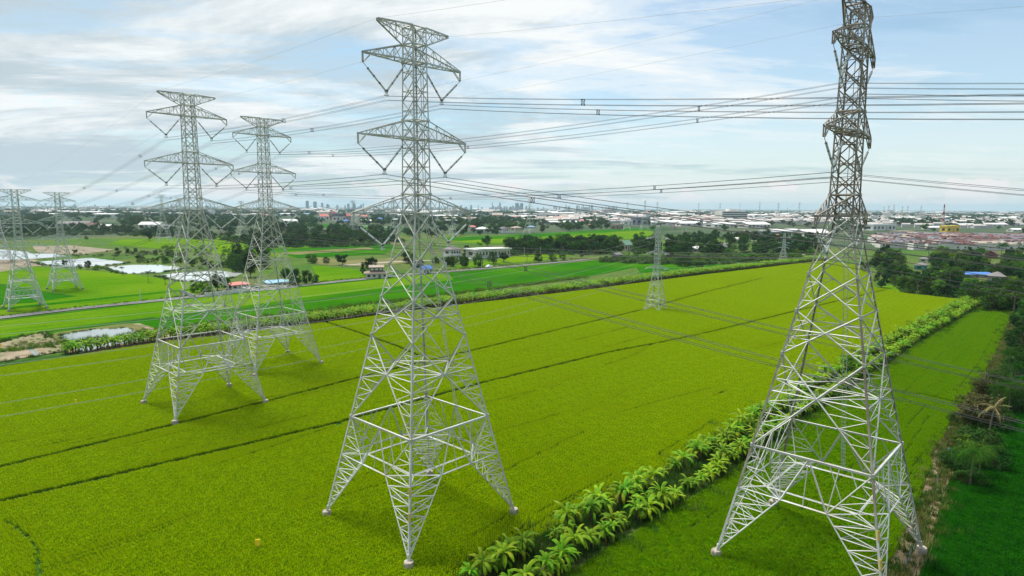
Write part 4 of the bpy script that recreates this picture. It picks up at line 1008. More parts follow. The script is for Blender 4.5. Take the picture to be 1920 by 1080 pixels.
belt([(0, 445), (0, 412), (120, 412), (200, 425), (300, 432), (430, 440), (470, 460), (420, 452), (200, 441), (130, 442)], 123, (6.5, 11.0), (0, 0, 1), 'dark wood at the far left', 'dark wood trees at the far left', mass=100, avoid=((100, 412, 220, 428), (262, 414, 312, 430)))
belt([(430, 500), (440, 475), (500, 478), (500, 505), (450, 512)], 22, (5.5, 9.9), (0, 1), 'thicket behind the second pylon of the left pair', 'thicket bushes', name='bush', cat='bush')
belt([(0, 480), (300, 470), (430, 500), (430, 515), (310, 500), (180, 492)], 36, (2.2, 4.8), (0, 1, 1), 'low shrubs around the ponds', 'pond shrubs', cat='shrub', name='shrub', avoid=PONDR)
belt([(760, 503), (800, 500), (860, 503), (880, 497), (860, 490), (800, 494)], 12, (3.6, 6.0), (1, 1, 2), 'roadside thicket beside the blue roofed hut', 'roadside thicket', name='bush', cat='bush')

# undergrowth that closes the groves
def clump_mb(seed, n=90, leaf=.34):
    r = random.Random(seed); mb = MB()
    for i in range(n):
        a = r.uniform(0, 6.28); q = r.random()**.6*1.3; z = 1.5*(1-(q/1.5)**2)*r.uniform(.4, 1.05); p = Vector((q*math.cos(a), q*math.sin(a), z))
        nn = (p.normalized()+Vector((r.uniform(-.8, .8), r.uniform(-.8, .8), r.uniform(0, 1)))).normalized(); e = nn.orthogonal().normalized(); f = nn.cross(e); an = r.uniform(0, 6.28); e, f = e*math.cos(an)+f*math.sin(an), f*math.cos(an)-e*math.sin(an); s_ = leaf*r.uniform(.6, 1.3)
        mb.add([p-e*s_, p-f*s_*.5, p+e*s_, p+f*s_*.5], [(0, 1, 2, 3)])
    return mb
def undergrowth(polys, n, sz, m, label, seed, avoid=()):
    g = np.random.default_rng(seed); P = []
    for poly in polys:
        W = [G(*q) for q in poly]; xs = [p[0] for p in poly]; ys = [p[1] for p in poly]
        x = g.uniform(min(xs), max(xs), n*6); y = g.uniform(min(ys), max(ys), n*6); k = inpoly(poly, x, y)
        for a, b, c, d in avoid: k &= ~((x > a) & (x < c) & (y > b) & (y < d))
        P += [tuple(G(a, b)) for a, b in list(zip(x[k], y[k]))[:n]]
    P = np.array(P); d = np.hypot(P[:, 0], P[:, 1])
    return scatter('undergrowth', clump_mb(seed), [m], P, g.uniform(0, 6.28, len(P)), g.uniform(*sz, len(P)), label, 'undergrowth')
GROVE = [(1690, 549), (1640, 500), (1640, 478), (1920, 480), (1990, 590), (1860, 582), (1800, 560)]
undergrowth([GROVE], 1500, (.9, 2.0), LM[0], 'dark undergrowth filling the grove at the right', 21, HOUSES_R)
undergrowth([GROVE], 350, (.8, 1.6), LM[2], 'light green undergrowth scattered in the grove at the right', 22, HOUSES_R)
undergrowth([[(870, 481), (890, 464), (1000, 460), (1150, 457), (1230, 460), (1240, 476), (1100, 478), (960, 479)], [(470, 468), (470, 440), (560, 428), (680, 438), (760, 453), (700, 463), (560, 465)]], 500, (1.5, 3.2), LM[0], 'dark undergrowth of the tree belts in the middle distance', 23, ((878, 460, 957, 486), (1158, 450, 1186, 478), (520, 405, 560, 428)))
undergrowth([[(1240, 482), (1260, 445), (1400, 440), (1540, 452), (1540, 478), (1380, 484)], [(1120, 492), (1180, 484), (1330, 486), (1500, 480), (1500, 487), (1300, 499)]], 500, (1.3, 2.6), LM[1], 'green undergrowth between the far banana hedge and the warehouses', 24, ((1300, 462, 1335, 480), (1340, 452, 1364, 470)))
undergrowth([[(0, 445), (0, 412), (120, 412), (200, 425), (300, 432), (430, 440), (470, 460), (420, 452), (200, 441), (130, 442)]], 500, (1.5, 3.2), LM[0], 'dark undergrowth of the wood at the far left', 25, ((100, 412, 220, 428), (262, 414, 312, 430)))
undergrowth([[(0, 482), (300, 470), (430, 500), (430, 515), (310, 500), (180, 494)], [(430, 505), (430, 470), (500, 470), (500, 508)], [(300, 460), (480, 462), (480, 480), (300, 480)]], 130, (.7, 1.6), LM[1], 'scattered green bushes around the ponds', 26, PONDR)
undergrowth([[(1885, 655), (1905, 590), (1960, 590), (1960, 700), (1900, 790), (1870, 850), (1830, 905), (1800, 905), (1790, 850), (1830, 780)]], 130, (.6, 1.2), LM[0], 'weeds on the bank of the muddy ditch', 27)

GRASS = mat('dry_weed', (0.20, 0.19, 0.06), (0.10, 0.13, 0.03), 0.6, .9, objvar=.3, trans=.2, spec=.1)
def tuft_mb(seed, n=40, h=.7):
    r = random.Random(seed); mb = MB()
    for i in range(n):
        a = r.uniform(0, 6.28); x, y = r.gauss(0, .28), r.gauss(0, .28); l = h*r.uniform(.5, 1.1); o = l*r.uniform(.2, .8); dx, dy = math.cos(a), math.sin(a); w = .035
        mb.add([(x-dy*w, y+dx*w, 0), (x+dy*w, y-dx*w, 0), (x+dx*o, y+dy*o, l)], [(0, 1, 2)])
    return mb
def weeds(P, w, n, m, seed, label, sz=(.6, 1.5)):
    g = np.random.default_rng(seed); T = sum((b-a).length for a, b in zip(P, P[1:])); Q = []
    for i in range(n):
        p, d = along(P, g.uniform(0, T)); q = p+Vector((-d.y, d.x, 0))*g.normal(0, w); Q.append((q.x, q.y, .15))
    scatter('weeds', tuft_mb(seed), [m], Q, g.uniform(0, 6.28, n), g.uniform(*sz, n), label, 'weeds')
weeds(DITCH, .9, 650, GRASS, 41, 'dry brown weeds growing in the muddy ditch')
weeds(DITCH, 1.6, 900, LM[1], 42, 'green weeds along both lips of the muddy ditch')
weeds(BED, 2.4, 700, GRASS, 43, 'dry leaf litter and weeds under the double banana row', (.5, 1.2))
weeds(BED, 2.4, 3500, LM[1], 44, 'green weeds under the double banana row', (.8, 1.9))
for i, P in enumerate(FUR[:3]): weeds(P, .35, 260, LM[1], 45+i, 'grass growing in the %s furrow of the rice field' % ('nearer', 'farther', 'short')[i], (.25, .6))

SAND_EDGE = px((-20, 648), (45, 632), (85, 624), (128, 658), (95, 664), (0, 680))
weeds(SAND_EDGE, .9, 110, LM[1], 51, 'green weeds ringing the sandy ground', (.6, 1.3))
weeds(px((10, 655), (40, 645), (85, 640)), 3.5, 45, GRASS, 52, 'dry tufts scattered over the sandy ground', (.5, 1.2))
weeds(px((111, 630), (175, 619), (240, 616), (290, 636), (200, 651), (150, 664), (136, 653), (111, 630)), .5, 170, LM[1], 53, 'rushes ringing the square pond', (.4, 1.0))
weeds(px((0, 662), (300, 622), (600, 583), (860, 551), (1100, 520)), 1.6, 700, LM[2], 54, 'rough grass between the far banana hedge and the green strip', (1.0, 2.4))
weeds(px((0, 594), (300, 561), (640, 525), (800, 510), (960, 497), (1085, 486)), 1.0, 450, LM[2], 55, 'roadside grass along the far edge of the asphalt road', (.6, 1.3))
for i, q in enumerate((((63, 492), (80, 497), (130, 502), (205, 498), (245, 493)), ((190, 502), (230, 514), (300, 512), (352, 503)), ((292, 517), (327, 527), (390, 530), (440, 520)))):
    weeds(px(*q), 1.2, 130, LM[1], 60+i, 'reeds on the near bank of the %s pale pond' % ('left', 'middle', 'right')[i], (.8, 1.9))
# ------------------------------------------------------------------ buildings
def plainmat(name, c, c2=None, rough=.7, var=.0): return mat(name, c, c2 or tuple(k*.78 for k in c), .12, rough, detail=6, objvar=var, spec=.2)
WHITE = plainmat('white_wall', (.72, .71, .68), (.55, .53, .49)); CREAM = plainmat('cream_wall', (.66, .58, .40)); GREYW = plainmat('grey_wall', (.36, .36, .35)); REDW = plainmat('dark_red_wall', (.25, .06, .05)); TEALW = plainmat('teal_wall', (.08, .38, .38)); BRICK = plainmat('brick_wall', (.40, .26, .20)); BLUEG = plainmat('blue_grey_cladding', (.20, .24, .28)); YELLOWW = plainmat('yellow_wall', (.85, .58, .08)); PINKW = plainmat('pink_wall', (.50, .16, .17)); WOODW = plainmat('old_wood_wall', (.20, .16, .13))
R_GREY = plainmat('grey_roof', (.20, .195, .20), (.14, .135, .135)); R_WHITE = plainmat('white_metal_roof', (.68, .69, .69), (.55, .56, .56)); R_RED = plainmat('red_tile_roof', (.14, .05, .045), (.09, .04, .038)); R_PINK = plainmat('faded_red_roof', (.60, .22, .19), (.46, .15, .13)); R_BLUE = plainmat('blue_metal_roof', (.08, .20, .50)); R_LBLUE = plainmat('light_blue_roof', (.25, .45, .62)); R_TEAL = plainmat('teal_roof', (.22, .50, .50)); R_GREEN = plainmat('green_roof', (.16, .30, .22)); R_ORANGE = plainmat('orange_roof', (.58, .27, .16)); R_TAN = plainmat('tan_roof', (.36, .30, .25)); R_BROWN = plainmat('rusty_brown_roof', (.24, .19, .16)); R_MAROON = plainmat('maroon_roof', (.095, .040, .040), (.16, .10, .095)); R_PURPLE = plainmat('purple_grey_roof', (.17, .145, .165))
GLASS = mat('dark_window_glass', (.03, .035, .045), rough=.15, spec=.5)
def house(x, y, wp, hp, label, wall=WHITE, roof=R_GREY, kind='gable', yaw=None, dep=.6, cat='house', name='house', nwin=3, storeys=1, rf=.38, door=True, z0=0.0, over=.5, group=None, sc=1.0):
    p = G(x, y); s = mpp(p); yaw = TH if yaw is None else yaw
    w = wp*s/(abs(math.cos(yaw))+dep*abs(math.sin(yaw))); d = w*dep; H = hp*s; h = H*(1-rf); n = H*rf
    c, si = math.cos(yaw), math.sin(yaw); root = empty(name, p, yaw, label, cat, group)
    wl = MB(); wl.box((0, 0, h/2-.1), (w, d, h+.2))
    if kind == 'gable':
        for e in (-1, 1): wl.add([(e*w/2, -d/2, h), (e*w/2, d/2, h), (e*w/2, 0, h+n*.96)], [(0, 1, 2)])
    wl.build('wall', wall, root); rm = MB(); o = over; X, Y = w/2+o, d/2+o; t = .18; dr = n*o/(d/2+.01)*.6
    if kind == 'gable':
        for e in (-1, 1):
            q = [(-X, e*Y, h-dr), (X, e*Y, h-dr), (X, 0, h+n), (-X, 0, h+n)]; q2 = [(a, b, cc+t) for a, b, cc in q]
            f = [(0, 1, 2, 3), (7, 6, 5, 4), (0, 4, 5, 1), (2, 6, 7, 3), (0, 3, 7, 4), (1, 5, 6, 2)]
            rm.add(q+q2, f)
    elif kind == 'hip':
        r = max(.1, X-Y) if X > Y else .1
        v = [(-X, -Y, h-.02), (X, -Y, h-.02), (X, Y, h-.02), (-X, Y, h-.02), (-X, -Y, h+t), (X, -Y, h+t), (X, Y, h+t), (-X, Y, h+t), (-r, 0, h+n), (r, 0, h+n)]
        rm.add(v, [(3, 2, 1, 0), (0, 1, 5, 4), (1, 2, 6, 5), (2, 3, 7, 6), (3, 0, 4, 7), (4, 5, 9, 8), (6, 7, 8, 9), (5, 6, 9), (7, 4, 8)])
    elif kind == 'arch':
        k = 8; v = []
        for e in (-1, 1):
            for i in range(k+1):
                an = math.pi*i/k; v.append((e*X, -Y*math.cos(an), h-.05+n*math.sin(an)))
        rm.add(v, [(i, i+1, k+2+i, k+1+i) for i in range(k)]+[tuple(range(k+1)), tuple(range(2*k+1, k, -1))])
    elif kind == 'shed':
        q = [(-X, -Y, h), (X, -Y, h), (X, Y, h+n), (-X, Y, h+n)]; rm.add(q+[(a, b, cc+t) for a, b, cc in q], [(3, 2, 1, 0), (4, 5, 6, 7), (0, 1, 5, 4), (1, 2, 6, 5), (2, 3, 7, 6), (3, 0, 4, 7)])
    else:
        rm.box((0, 0, h+n/2), (2*X, 2*Y, n))
    rm.build('roof', roof, root)
    for st in range(storeys):
        zc = h*(st+.55)/storeys; wh = h/storeys*.42
        for e in (-1, 1):
            for i in range(nwin):
                xx = -w/2+w*(i+.5)/nwin
                if door and st == 0 and e < 0 and i == nwin//2:
                    mb = MB(); mb.box((xx, -d/2, h/storeys*.4), (min(1.3, w/nwin*.5), .1, h/storeys*.8)); mb.build('door', WOODW, root); continue
                mb = MB(); mb.box((xx, e*d/2, zc), (w/nwin*.5, .1, wh)); mb.build('window', GLASS, root)
        for e in (-1, 1):
            mb = MB(); mb.box((e*w/2, 0, zc), (.1, d*.4, wh)); mb.build('window', GLASS, root)
    return root, (w, d, h, n)
r1, (w, d, h, n) = house(848, 488, 33, 27, 'white two storey house with a grey hipped roof', WHITE, R_GREY, 'hip', dep=.85, storeys=2, rf=.26, over=.9, nwin=4, cat='house')
mb = MB(); mb.box((0, -d/2-1.0, h*.5), (w*.98, 2.0, .18)); mb.build('balcony', WHITE, r1)
r2, (w, d, h, n) = house(915, 482, 82, 17, 'long low unfinished house with a flat pale roof', WHITE, R_WHITE, 'flat', dep=.45, nwin=11, rf=.14, over=1.2, yaw=TH-.2)
r3, (w, d, h, n) = house(706, 521, 45, 15, 'old house with white walls and weathered double roof', WHITE, R_BROWN, 'hip', dep=.7, nwin=4, rf=.36, over=1.0, yaw=TH-.55)
mb = MB(); mb.box((0, 0, h+n*.55+1.0), (w*.62, d*.5, 2.6)); us = mb.build('upper_storey', WOODW, r3)
mb = MB(); X, Y, z = w*.36, d*.36, h+n*.55+2.3
for e in (-1, 1): mb.add([(-X, e*Y, z), (X, e*Y, z), (X, 0, z+1.1), (-X, 0, z+1.1), (-X, e*Y, z+.15), (X, e*Y, z+.15), (X, 0, z+1.25), (-X, 0, z+1.25)], [(0, 1, 2, 3), (7, 6, 5, 4), (0, 4, 5, 1), (0, 3, 7, 4), (1, 5, 6, 2)])
mb.build('roof', R_TAN, us)
for i in range(3):
    mb = MB(); mb.box((-w*.2+w*.2*i, -d*.25, h+n*.55+1.3), (w*.11, .1, .9)); mb.build('window', WHITE, us)
HL = [
 (797, 513, 26, 15, 'small open hut with a bright blue roof behind the middle pylon', WHITE, R_BLUE, 'gable', .8), (447, 541, 40, 13, 'low house with a pink red hipped roof by the road', WHITE, R_PINK, 'hip', .7), (517, 535, 36, 9, 'long roadside shed with a light blue roof', GREYW, R_LBLUE, 'shed', .4), (546, 533, 18, 8, 'small teal roofed shed beside the blue one', GREYW, R_TEAL, 'shed', .6),
 (1172, 470, 26, 19, 'cream house with a pale green gabled roof among dark trees', CREAM, R_GREEN, 'gable', .7), (1156, 483, 22, 9, 'grey barn by the country road before the slim pylon', GREYW, R_GREY, 'gable', .7), (1312, 472, 36, 9, 'white roofed shed right of the slim pylon', GREYW, R_WHITE, 'shed', .4), (1354, 470, 20, 13, 'small grey white house with broken roofs in the bushes', WHITE, R_GREY, 'gable', .7), (1382, 453, 26, 8, 'white gabled roof among the trees under the warehouses', WHITE, R_WHITE, 'gable', .5),
 (1456, 447, 28, 8, 'orange roofed house behind the small slim pylon', CREAM, R_ORANGE, 'gable', .5), (1397, 437, 24, 5, 'low brown roofed shed below the white warehouses', BRICK, R_TAN, 'gable', .5), (1469, 468, 24, 11, 'dark red house with a light blue roof behind the small slim pylon', REDW, R_LBLUE, 'gable', .6), (1488, 461, 22, 9, 'house with a dull green roof right of the small slim pylon', WHITE, R_GREEN, 'gable', .6), (1452, 459, 20, 9, 'reddish house left of the blue roofed red one', REDW, R_BROWN, 'gable', .6), (1512, 452, 18, 7, 'teal roofed shed left of the right pylon', GREYW, R_TEAL, 'shed', .5),
 (1828, 520, 54, 9, 'long bright blue metal roof in the grove', GREYW, R_BLUE, 'shed', .22), (1868, 530, 42, 21, 'grey many gabled house beside the blue metal roof', GREYW, R_GREY, 'hip', .8), (1726, 505, 30, 13, 'teal walled bungalow with a grey roof in the grove', TEALW, R_GREY, 'hip', .6), (1733, 491, 26, 10, 'white house behind the teal bungalow', WHITE, R_GREY, 'hip', .6), (1858, 484, 30, 14, 'dark red house with a maroon roof at the grove edge', REDW, R_MAROON, 'gable', .7), (1905, 538, 22, 12, 'brown hut half hidden at the right edge', GREYW, R_BROWN, 'shed', .7),
 (606, 413, 20, 12, 'big faded red temple roof, leftmost of the temple group', WHITE, R_PINK, 'gable', .7), (624, 412, 11, 16, 'steep red temple gable beside the white block', BRICK, R_PINK, 'gable', .9), (652, 412, 12, 12, 'red temple roof right of the white block', BRICK, R_PINK, 'gable', .9), (682, 410, 14, 7, 'low red roof farthest right in the temple group', WHITE, R_PINK, 'gable', .6), (636, 415, 24, 15, 'square white block with a purple flat roof in the temple group', WHITE, R_PURPLE, 'flat', .8), (541, 423, 34, 12, 'oval white hall with a low domed roof', CREAM, R_WHITE, 'arch', .8), (650, 418, 18, 6, 'blue roofed house under the white temple block', WHITE, R_BLUE, 'hip', .7), (685, 419, 24, 8, 'white roofed house right of the temple group', WHITE, R_WHITE, 'gable', .6), (712, 414, 16, 6, 'small dark blue roofed house right of the temple group', WHITE, R_BLUE, 'hip', .7), (706, 432, 15, 7, 'small house with a grey pyramid roof near the middle pylon arm', CREAM, R_GREY, 'hip', .9), (845, 421, 30, 9, 'white houses cluster roof behind the middle pylon right arm', WHITE, R_WHITE, 'gable', .5),
 (904, 436, 24, 11, 'white villa with a hipped white roof at the field edge', WHITE, R_WHITE, 'hip', .8), (944, 434, 18, 9, 'villa with a purple grey hipped roof', WHITE, R_PURPLE, 'hip', .8), (968, 432, 22, 8, 'beige roofed house right of the purple roofed villa', CREAM, R_TAN, 'hip', .7), (996, 429, 16, 6, 'blue roofed house under the field pylon', WHITE, R_LBLUE, 'hip', .7), (885, 429, 14, 6, 'pinkish house left of the white villa', WHITE, R_PINK, 'gable', .7),
 (1157, 430, 26, 10, 'flat brick coloured building left of the grey hall', BRICK, R_TAN, 'flat', .5), (1090, 418, 22, 6, 'red roofed house left of the blue roofed hut in the far trees', WHITE, R_PINK, 'gable', .6), (1107, 424, 14, 4, 'orange roofed hut in the far trees', CREAM, R_ORANGE, 'gable', .6), (1101, 411, 14, 6, 'light blue gabled hall in the far trees', WHITE, R_LBLUE, 'gable', .7), (1150, 411, 18, 6, 'white hall with a teal strip roof in the far trees', WHITE, R_TEAL, 'shed', .6), (1262, 429, 12, 4, 'small red roofed house under the warehouses', WHITE, R_RED, 'gable', .7)]
for x, y, wp, hp, lab, wl, rf_, kd, dp in HL: house(x, y, wp, hp, lab, wl, rf_, kd, dep=dp, nwin=3, over=.7, yaw=R(-6) if 'long bright blue' in lab else None)
WL = [  # warehouses, halls and plants
 (862, 413, 66, 6, 'long pale shed behind the middle pylon right arm', WHITE, R_TAN, 'gable', .3), (932, 409, 22, 10, 'brown gabled hall with a dark front', BRICK, R_TAN, 'gable', 1.2), (962, 410, 34, 6, 'white shed right of the brown gabled hall', WHITE, R_WHITE, 'gable', .4), (1030, 406, 66, 6, 'wide grey shed far behind the field pylon', GREYW, R_GREY, 'gable', .4), (1036, 401, 20, 5, 'white domed shed far behind the field pylon', WHITE, R_WHITE, 'arch', .6), (1040, 413, 72, 6, 'wide tan shed behind the field pylon', WHITE, R_TAN, 'gable', .4), (1052, 420, 80, 6, 'long white shed at the far field edge', WHITE, R_WHITE, 'gable', .3), (1000, 411, 40, 4, 'low white shed left of the tan one', WHITE, R_WHITE, 'gable', .4),
 (1140, 402, 24, 8, 'white apartment block with a pink roof', WHITE, R_PINK, 'flat', .5), (1175, 422, 20, 9, 'white tub shaped hall left of the grey block hall', WHITE, R_WHITE, 'flat', 1.0), (1200, 422, 34, 15, 'big blue grey windowless block hall', BLUEG, BLUEG, 'flat', .8), (1215, 408, 22, 6, 'white hall behind the blue grey block', WHITE, R_WHITE, 'gable', .7), (1263, 410, 22, 6, 'pink red flat building behind the warehouses', PINKW, R_PINK, 'flat', .4), (1245, 422, 66, 9, 'long white warehouse with a curved roof end', WHITE, R_WHITE, 'arch', .5), (1296, 424, 56, 9, 'white warehouse right of the curved one', WHITE, R_WHITE, 'gable', .5), (1310, 416, 56, 6, 'white warehouse with a red stripe roof edge', WHITE, R_PINK, 'flat', .4), (1350, 426, 62, 10, 'broad white warehouse below the office block', WHITE, R_WHITE, 'gable', .6), (1412, 427, 62, 11, 'broad white warehouse right of the one below the office', WHITE, R_WHITE, 'gable', .6), (1440, 419, 40, 6, 'grey roofed warehouse behind the white ones', GREYW, R_GREY, 'gable', .6), (1462, 441, 78, 12, 'large white warehouse nearest to the small slim pylon', BLUEG, R_WHITE, 'arch', .5), (1520, 445, 70, 15, 'large white warehouse left of the right pylon body', WHITE, R_WHITE, 'gable', .6),
 (1650, 432, 62, 12, 'long white building with red window stripes', WHITE, R_WHITE, 'flat', .3), (1692, 444, 48, 11, 'white flat hall in front of the striped building', WHITE, R_TAN, 'flat', .5), (1718, 445, 26, 9, 'white hall with a curved roof right of the flat one', WHITE, R_WHITE, 'arch', .7), (1748, 430, 36, 6, 'long low white plant roof left of the mast', WHITE, R_WHITE, 'gable', .4), (1780, 436, 38, 13, 'bright yellow factory building beside the red white mast', YELLOWW, YELLOWW, 'flat', .4), (1808, 425, 36, 6, 'white factory roof right of the yellow building', WHITE, R_WHITE, 'gable', .5), (1862, 424, 48, 6, 'white sheds row at the far right', WHITE, R_WHITE, 'gable', .4), (1880, 417, 22, 5, 'white hall farthest right behind the sheds row', WHITE, R_WHITE, 'gable', .5), (1905, 434, 30, 6, 'low white shed cut by the right picture edge', WHITE, R_WHITE, 'gable', .5),
 (142, 425, 58, 10, 'large grey roofed factory at the far left', WHITE, R_GREY, 'gable', .5), (178, 426, 34, 8, 'red and grey factory roof right of the large one', WHITE, R_RED, 'gable', .5), (203, 427, 30, 6, 'white factory shed right of the red roof', WHITE, R_WHITE, 'gable', .5), (286, 428, 40, 12, 'white gabled halls behind the left pylon', WHITE, R_WHITE, 'gable', .8), (312, 429, 22, 7, 'white annex right of the gabled halls', WHITE, R_WHITE, 'flat', .6), (130, 399, 50, 4, 'long white shed at the far left horizon', WHITE, R_WHITE, 'gable', .4), (185, 398, 34, 4, 'second white shed at the far left horizon', WHITE, R_WHITE, 'gable', .4), (426, 408, 22, 4, 'white long roof between the left pylons', WHITE, R_WHITE, 'gable', .4), (605, 400, 30, 4, 'pale low works behind the temple group', WHITE, R_TAN, 'gable', .4), (740, 415, 40, 5, 'white works behind the middle pylon trunk', WHITE, R_WHITE, 'gable', .4)]
for x, y, wp, hp, lab, wl, rf_, kd, dp in WL: house(x, y, wp, hp, lab, wl, rf_, kd, yaw=R(8)*(1 if x > 960 else -1)+(.25 if hp > 9 else 0), dep=dp, nwin=max(2, int(wp/10)), cat='warehouse', name='warehouse', rf=.18 if kd == 'flat' else .4, over=.5)
# banded office block
p = G(1370, 413); s = mpp(p); o = empty('office_block', p, R(12), 'grey office block with dark horizontal window bands', 'office'); W, D, Hh = 52*s, 26*s, 17*s
mb = MB(); mb.box((0, 0, Hh/2), (W, D, Hh)); mb.build('wall', WHITE, o)
for i in range(4): mb = MB(); mb.box((W*.02, 0, Hh*(.2+.22*i)), (W*.97+.3, D+.3, Hh*.11)); mb.build('window', GLASS, o)
mb = MB(); mb.box((W*.05, 0, Hh*1.12), (W*.4, D*.5, Hh*.24)); mb.build('roof', WHITE, o)
# red roof row housing
r = random.Random(4); nr = 0
for row, (y, dy) in enumerate(((447, 1.7), (449.2, 1.8), (451.6, 1.9), (454.2, 2.0), (457.2, 2.2), (460.4, 2.4), (464.0, 2.6), (468.2, 3))):
    x = (1640, 1636, 1630, 1626, 1632, 1640, 1640, 1700)[row]; x += r.uniform(0, 8)
    while x < 1960:
        wpx = r.uniform(18, 40); rm_ = r.choice((R_MAROON, R_MAROON, R_RED, R_PURPLE, R_PURPLE, R_GREY, R_TAN))
        p = G(x+wpx/2, y); s = mpp(p); w = wpx*s*.98; o = empty('row_house', p, R(-4)+.08*0, 'terrace of %s roofed row houses in the dense estate, row %s' % ({'maroon_roof': 'maroon', 'red_tile_roof': 'red', 'purple_grey_roof': 'purple grey', 'grey_roof': 'grey', 'tan_roof': 'tan'}[rm_.name], ('farthest', 'second farthest', 'third farthest', 'fourth farthest', 'fourth nearest', 'third nearest', 'second nearest', 'nearest')[row]), 'row houses', 'row housing, row %d, %s' % (row+1, rm_.name))
        h = r.uniform(5.0, 7.2); d = r.uniform(10, 14)
        mb = MB(); mb.box((0, 0, h/2), (w, d, h)); mb.build('wall', WHITE, o)
        mb = MB(); X, Y = w/2, d/2+.8
        for e in (-1, 1): mb.add([(-X, e*Y, h-.3), (X, e*Y, h-.3), (X, 0, h+1.7), (-X, 0, h+1.7), (-X, e*Y, h-.05), (X, e*Y, h-.05), (X, 0, h+1.95), (-X, 0, h+1.95)], [(0, 1, 2, 3), (7, 6, 5, 4), (0, 4, 5, 1), (0, 3, 7, 4), (1, 5, 6, 2)])
        q = mb.build('roof', rm_, o)
        for i in range(r.randint(2, 5)):
            m2 = MB(); xx = r.uniform(-X*.9, X*.9); m2.box((xx, -Y*.55, h+.9), (r.uniform(2, 5), 3.0, .5)); m2.build('extension_roof', r.choice((R_WHITE, R_WHITE, R_GREY, R_LBLUE, R_ORANGE)), o)
        for i in range(int(w/7)):
            m2 = MB(); m2.box((-w/2+7*(i+.5), -d/2, 2.6), (1.6, .1, 1.5)); m2.build('window', GLASS, o)
        x += wpx+r.choice((0, 0, 0, 2, 5)); nr += 1
# walls by the road
def wall_(pts, h, lab, m=WHITE):
    P = px(*pts); mb = MB(); O = P[0]
    for a, b in zip(P, P[1:]):
        mb.bar(a-O+Vector((0, 0, h/2)), b-O+Vector((0, 0, h/2)), .25, h)
    for a in P: mb.box(tuple(a-O+Vector((0, 0, h/2+.1))), (.5, .5, h+.2))
    o = mb.build('garden_wall', m); o.location = O; tag(o, lab, 'wall')
wall_(((338, 551), (352, 556), (366, 562)), 2.0, 'leaning pale garden wall left of the road bend', GREYW)
wall_(((385, 557), (420, 553), (470, 547)), 1.8, 'whitewashed garden wall in front of the red roofed house')
wall_(((836, 489), (852, 488), (861, 487.5)), 2.6, 'white compound wall before the two storey house')
wall_(((862, 487.4), (868, 487)), 2.6, 'brick red gate wall beside the white compound wall', BRICK)
wall_(((884, 487), (896, 485)), 2.4, 'short white wall left of the long flat house')
wall_(((640, 423), (665, 424), (700, 426), (730, 428)), 3, 'long white wall behind the thin far field')
wall_(((940, 437), (966, 436)), 2.5, 'white wall at the edge of the far field')
# ------------------------------------------------------------------ poles, mast, vehicles
polem = plainmat('pole_concrete', (.58, .57, .53))
wood = plainmat('crossarm_wood', (.18, .15, .12))
def pole(x, yb, yt, lab, arms=1, group=None, r=.14):
    p = G(x, yb); H = (yb-yt)*mpp(p); o = empty('utility_pole', p, TH+R(20), lab, 'pole', group)
    mb = MB(); mb.tube([(0, 0, -.2), (0, 0, H)], [r*1.35, r*.9], 6); mb.build('pole_shaft', polem, o)
    for i in range(arms):
        mb = MB(); z = H-.35-.9*i; mb.box((0, 0, z), (2.0, .12, .14)); mb.build('pole_arm', wood, o)
        mb = MB()
        for q in (-.9, 0, .9):
            mb = MB(); mb.tube([(q, 0, z+.05), (q, 0, z+.3)], .06, 5); mb.build('insulator', insul, o)
PL = [(983, 480, 464), (1013, 478, 463), (1056, 475, 461), (1100, 472, 459), (1121, 472, 451), (1206, 465, 450), (1272, 461, 446), (1302, 461, 445), (1331, 454, 445), (1359, 453, 444), (1405, 452, 440), (1424, 452, 440), (1525, 469, 452), (1648, 481, 468), (1691, 489, 474), (1738, 497, 471), (1787, 500, 481), (1863, 510, 490)]
for i, (x, a, b) in enumerate(PL): pole(x, a, b, 'concrete utility pole, %s from the left along the country road' % ('first', 'second', 'third', 'fourth', 'fifth', 'sixth', 'seventh', 'eighth', 'ninth', 'tenth', 'eleventh', 'twelfth', 'thirteenth', 'fourteenth', 'fifteenth', 'sixteenth', 'seventeenth', 'eighteenth')[i], group='utility poles')
pole(264, 566, 542, 'lone white concrete post beside the asphalt road', 0)
pole(903, 503, 490, 'thin grey pole at the roadside trees left of the pickup', 0, r=.1)
pole(1369, 447, 420, 'tall slim steel pole before the white warehouses', 1, r=.3); pole(1279, 448, 426, 'left one of the twin steel poles under the warehouses', 1, r=.35); pole(1286, 448, 426, 'right one of the twin steel poles under the warehouses', 1, r=.35)
redm = plainmat('mast_red', (.48, .05, .05))
p = G(1767, 429); Hm = 46*mpp(p)*.99; o = empty('radio_mast', p, .3, 'red and white striped radio mast on the right horizon', 'mast')
for i in range(7):
    z0, z1 = Hm*i/7, Hm*(i+1)/7; w0, w1 = 2.4-2.0*i/7, 2.4-2.0*(i+1)/7; mb = MB(); 
    for q in range(4):
        c0, c1 = corners(w0, z0), corners(w1, z1); j = (q+1) % 4
        mb.bar(c0[q], c1[q], .6); mb.bar(c0[q], c1[j], .3); mb.bar(c0[j], c1[q], .3)
    mb.build('mast_section', redm if i % 2 == 0 else WHITE, o)
tyre = mat('tyre_rubber', (.02, .02, .02), rough=.9); carw = mat('white_car_paint', (.80, .80, .80), rough=.25, spec=.5); busm = mat('teal_bus_paint', (.10, .45, .42), rough=.3, spec=.5); redl = mat('tail_lamp_red', (.5, .02, .02), rough=.3)
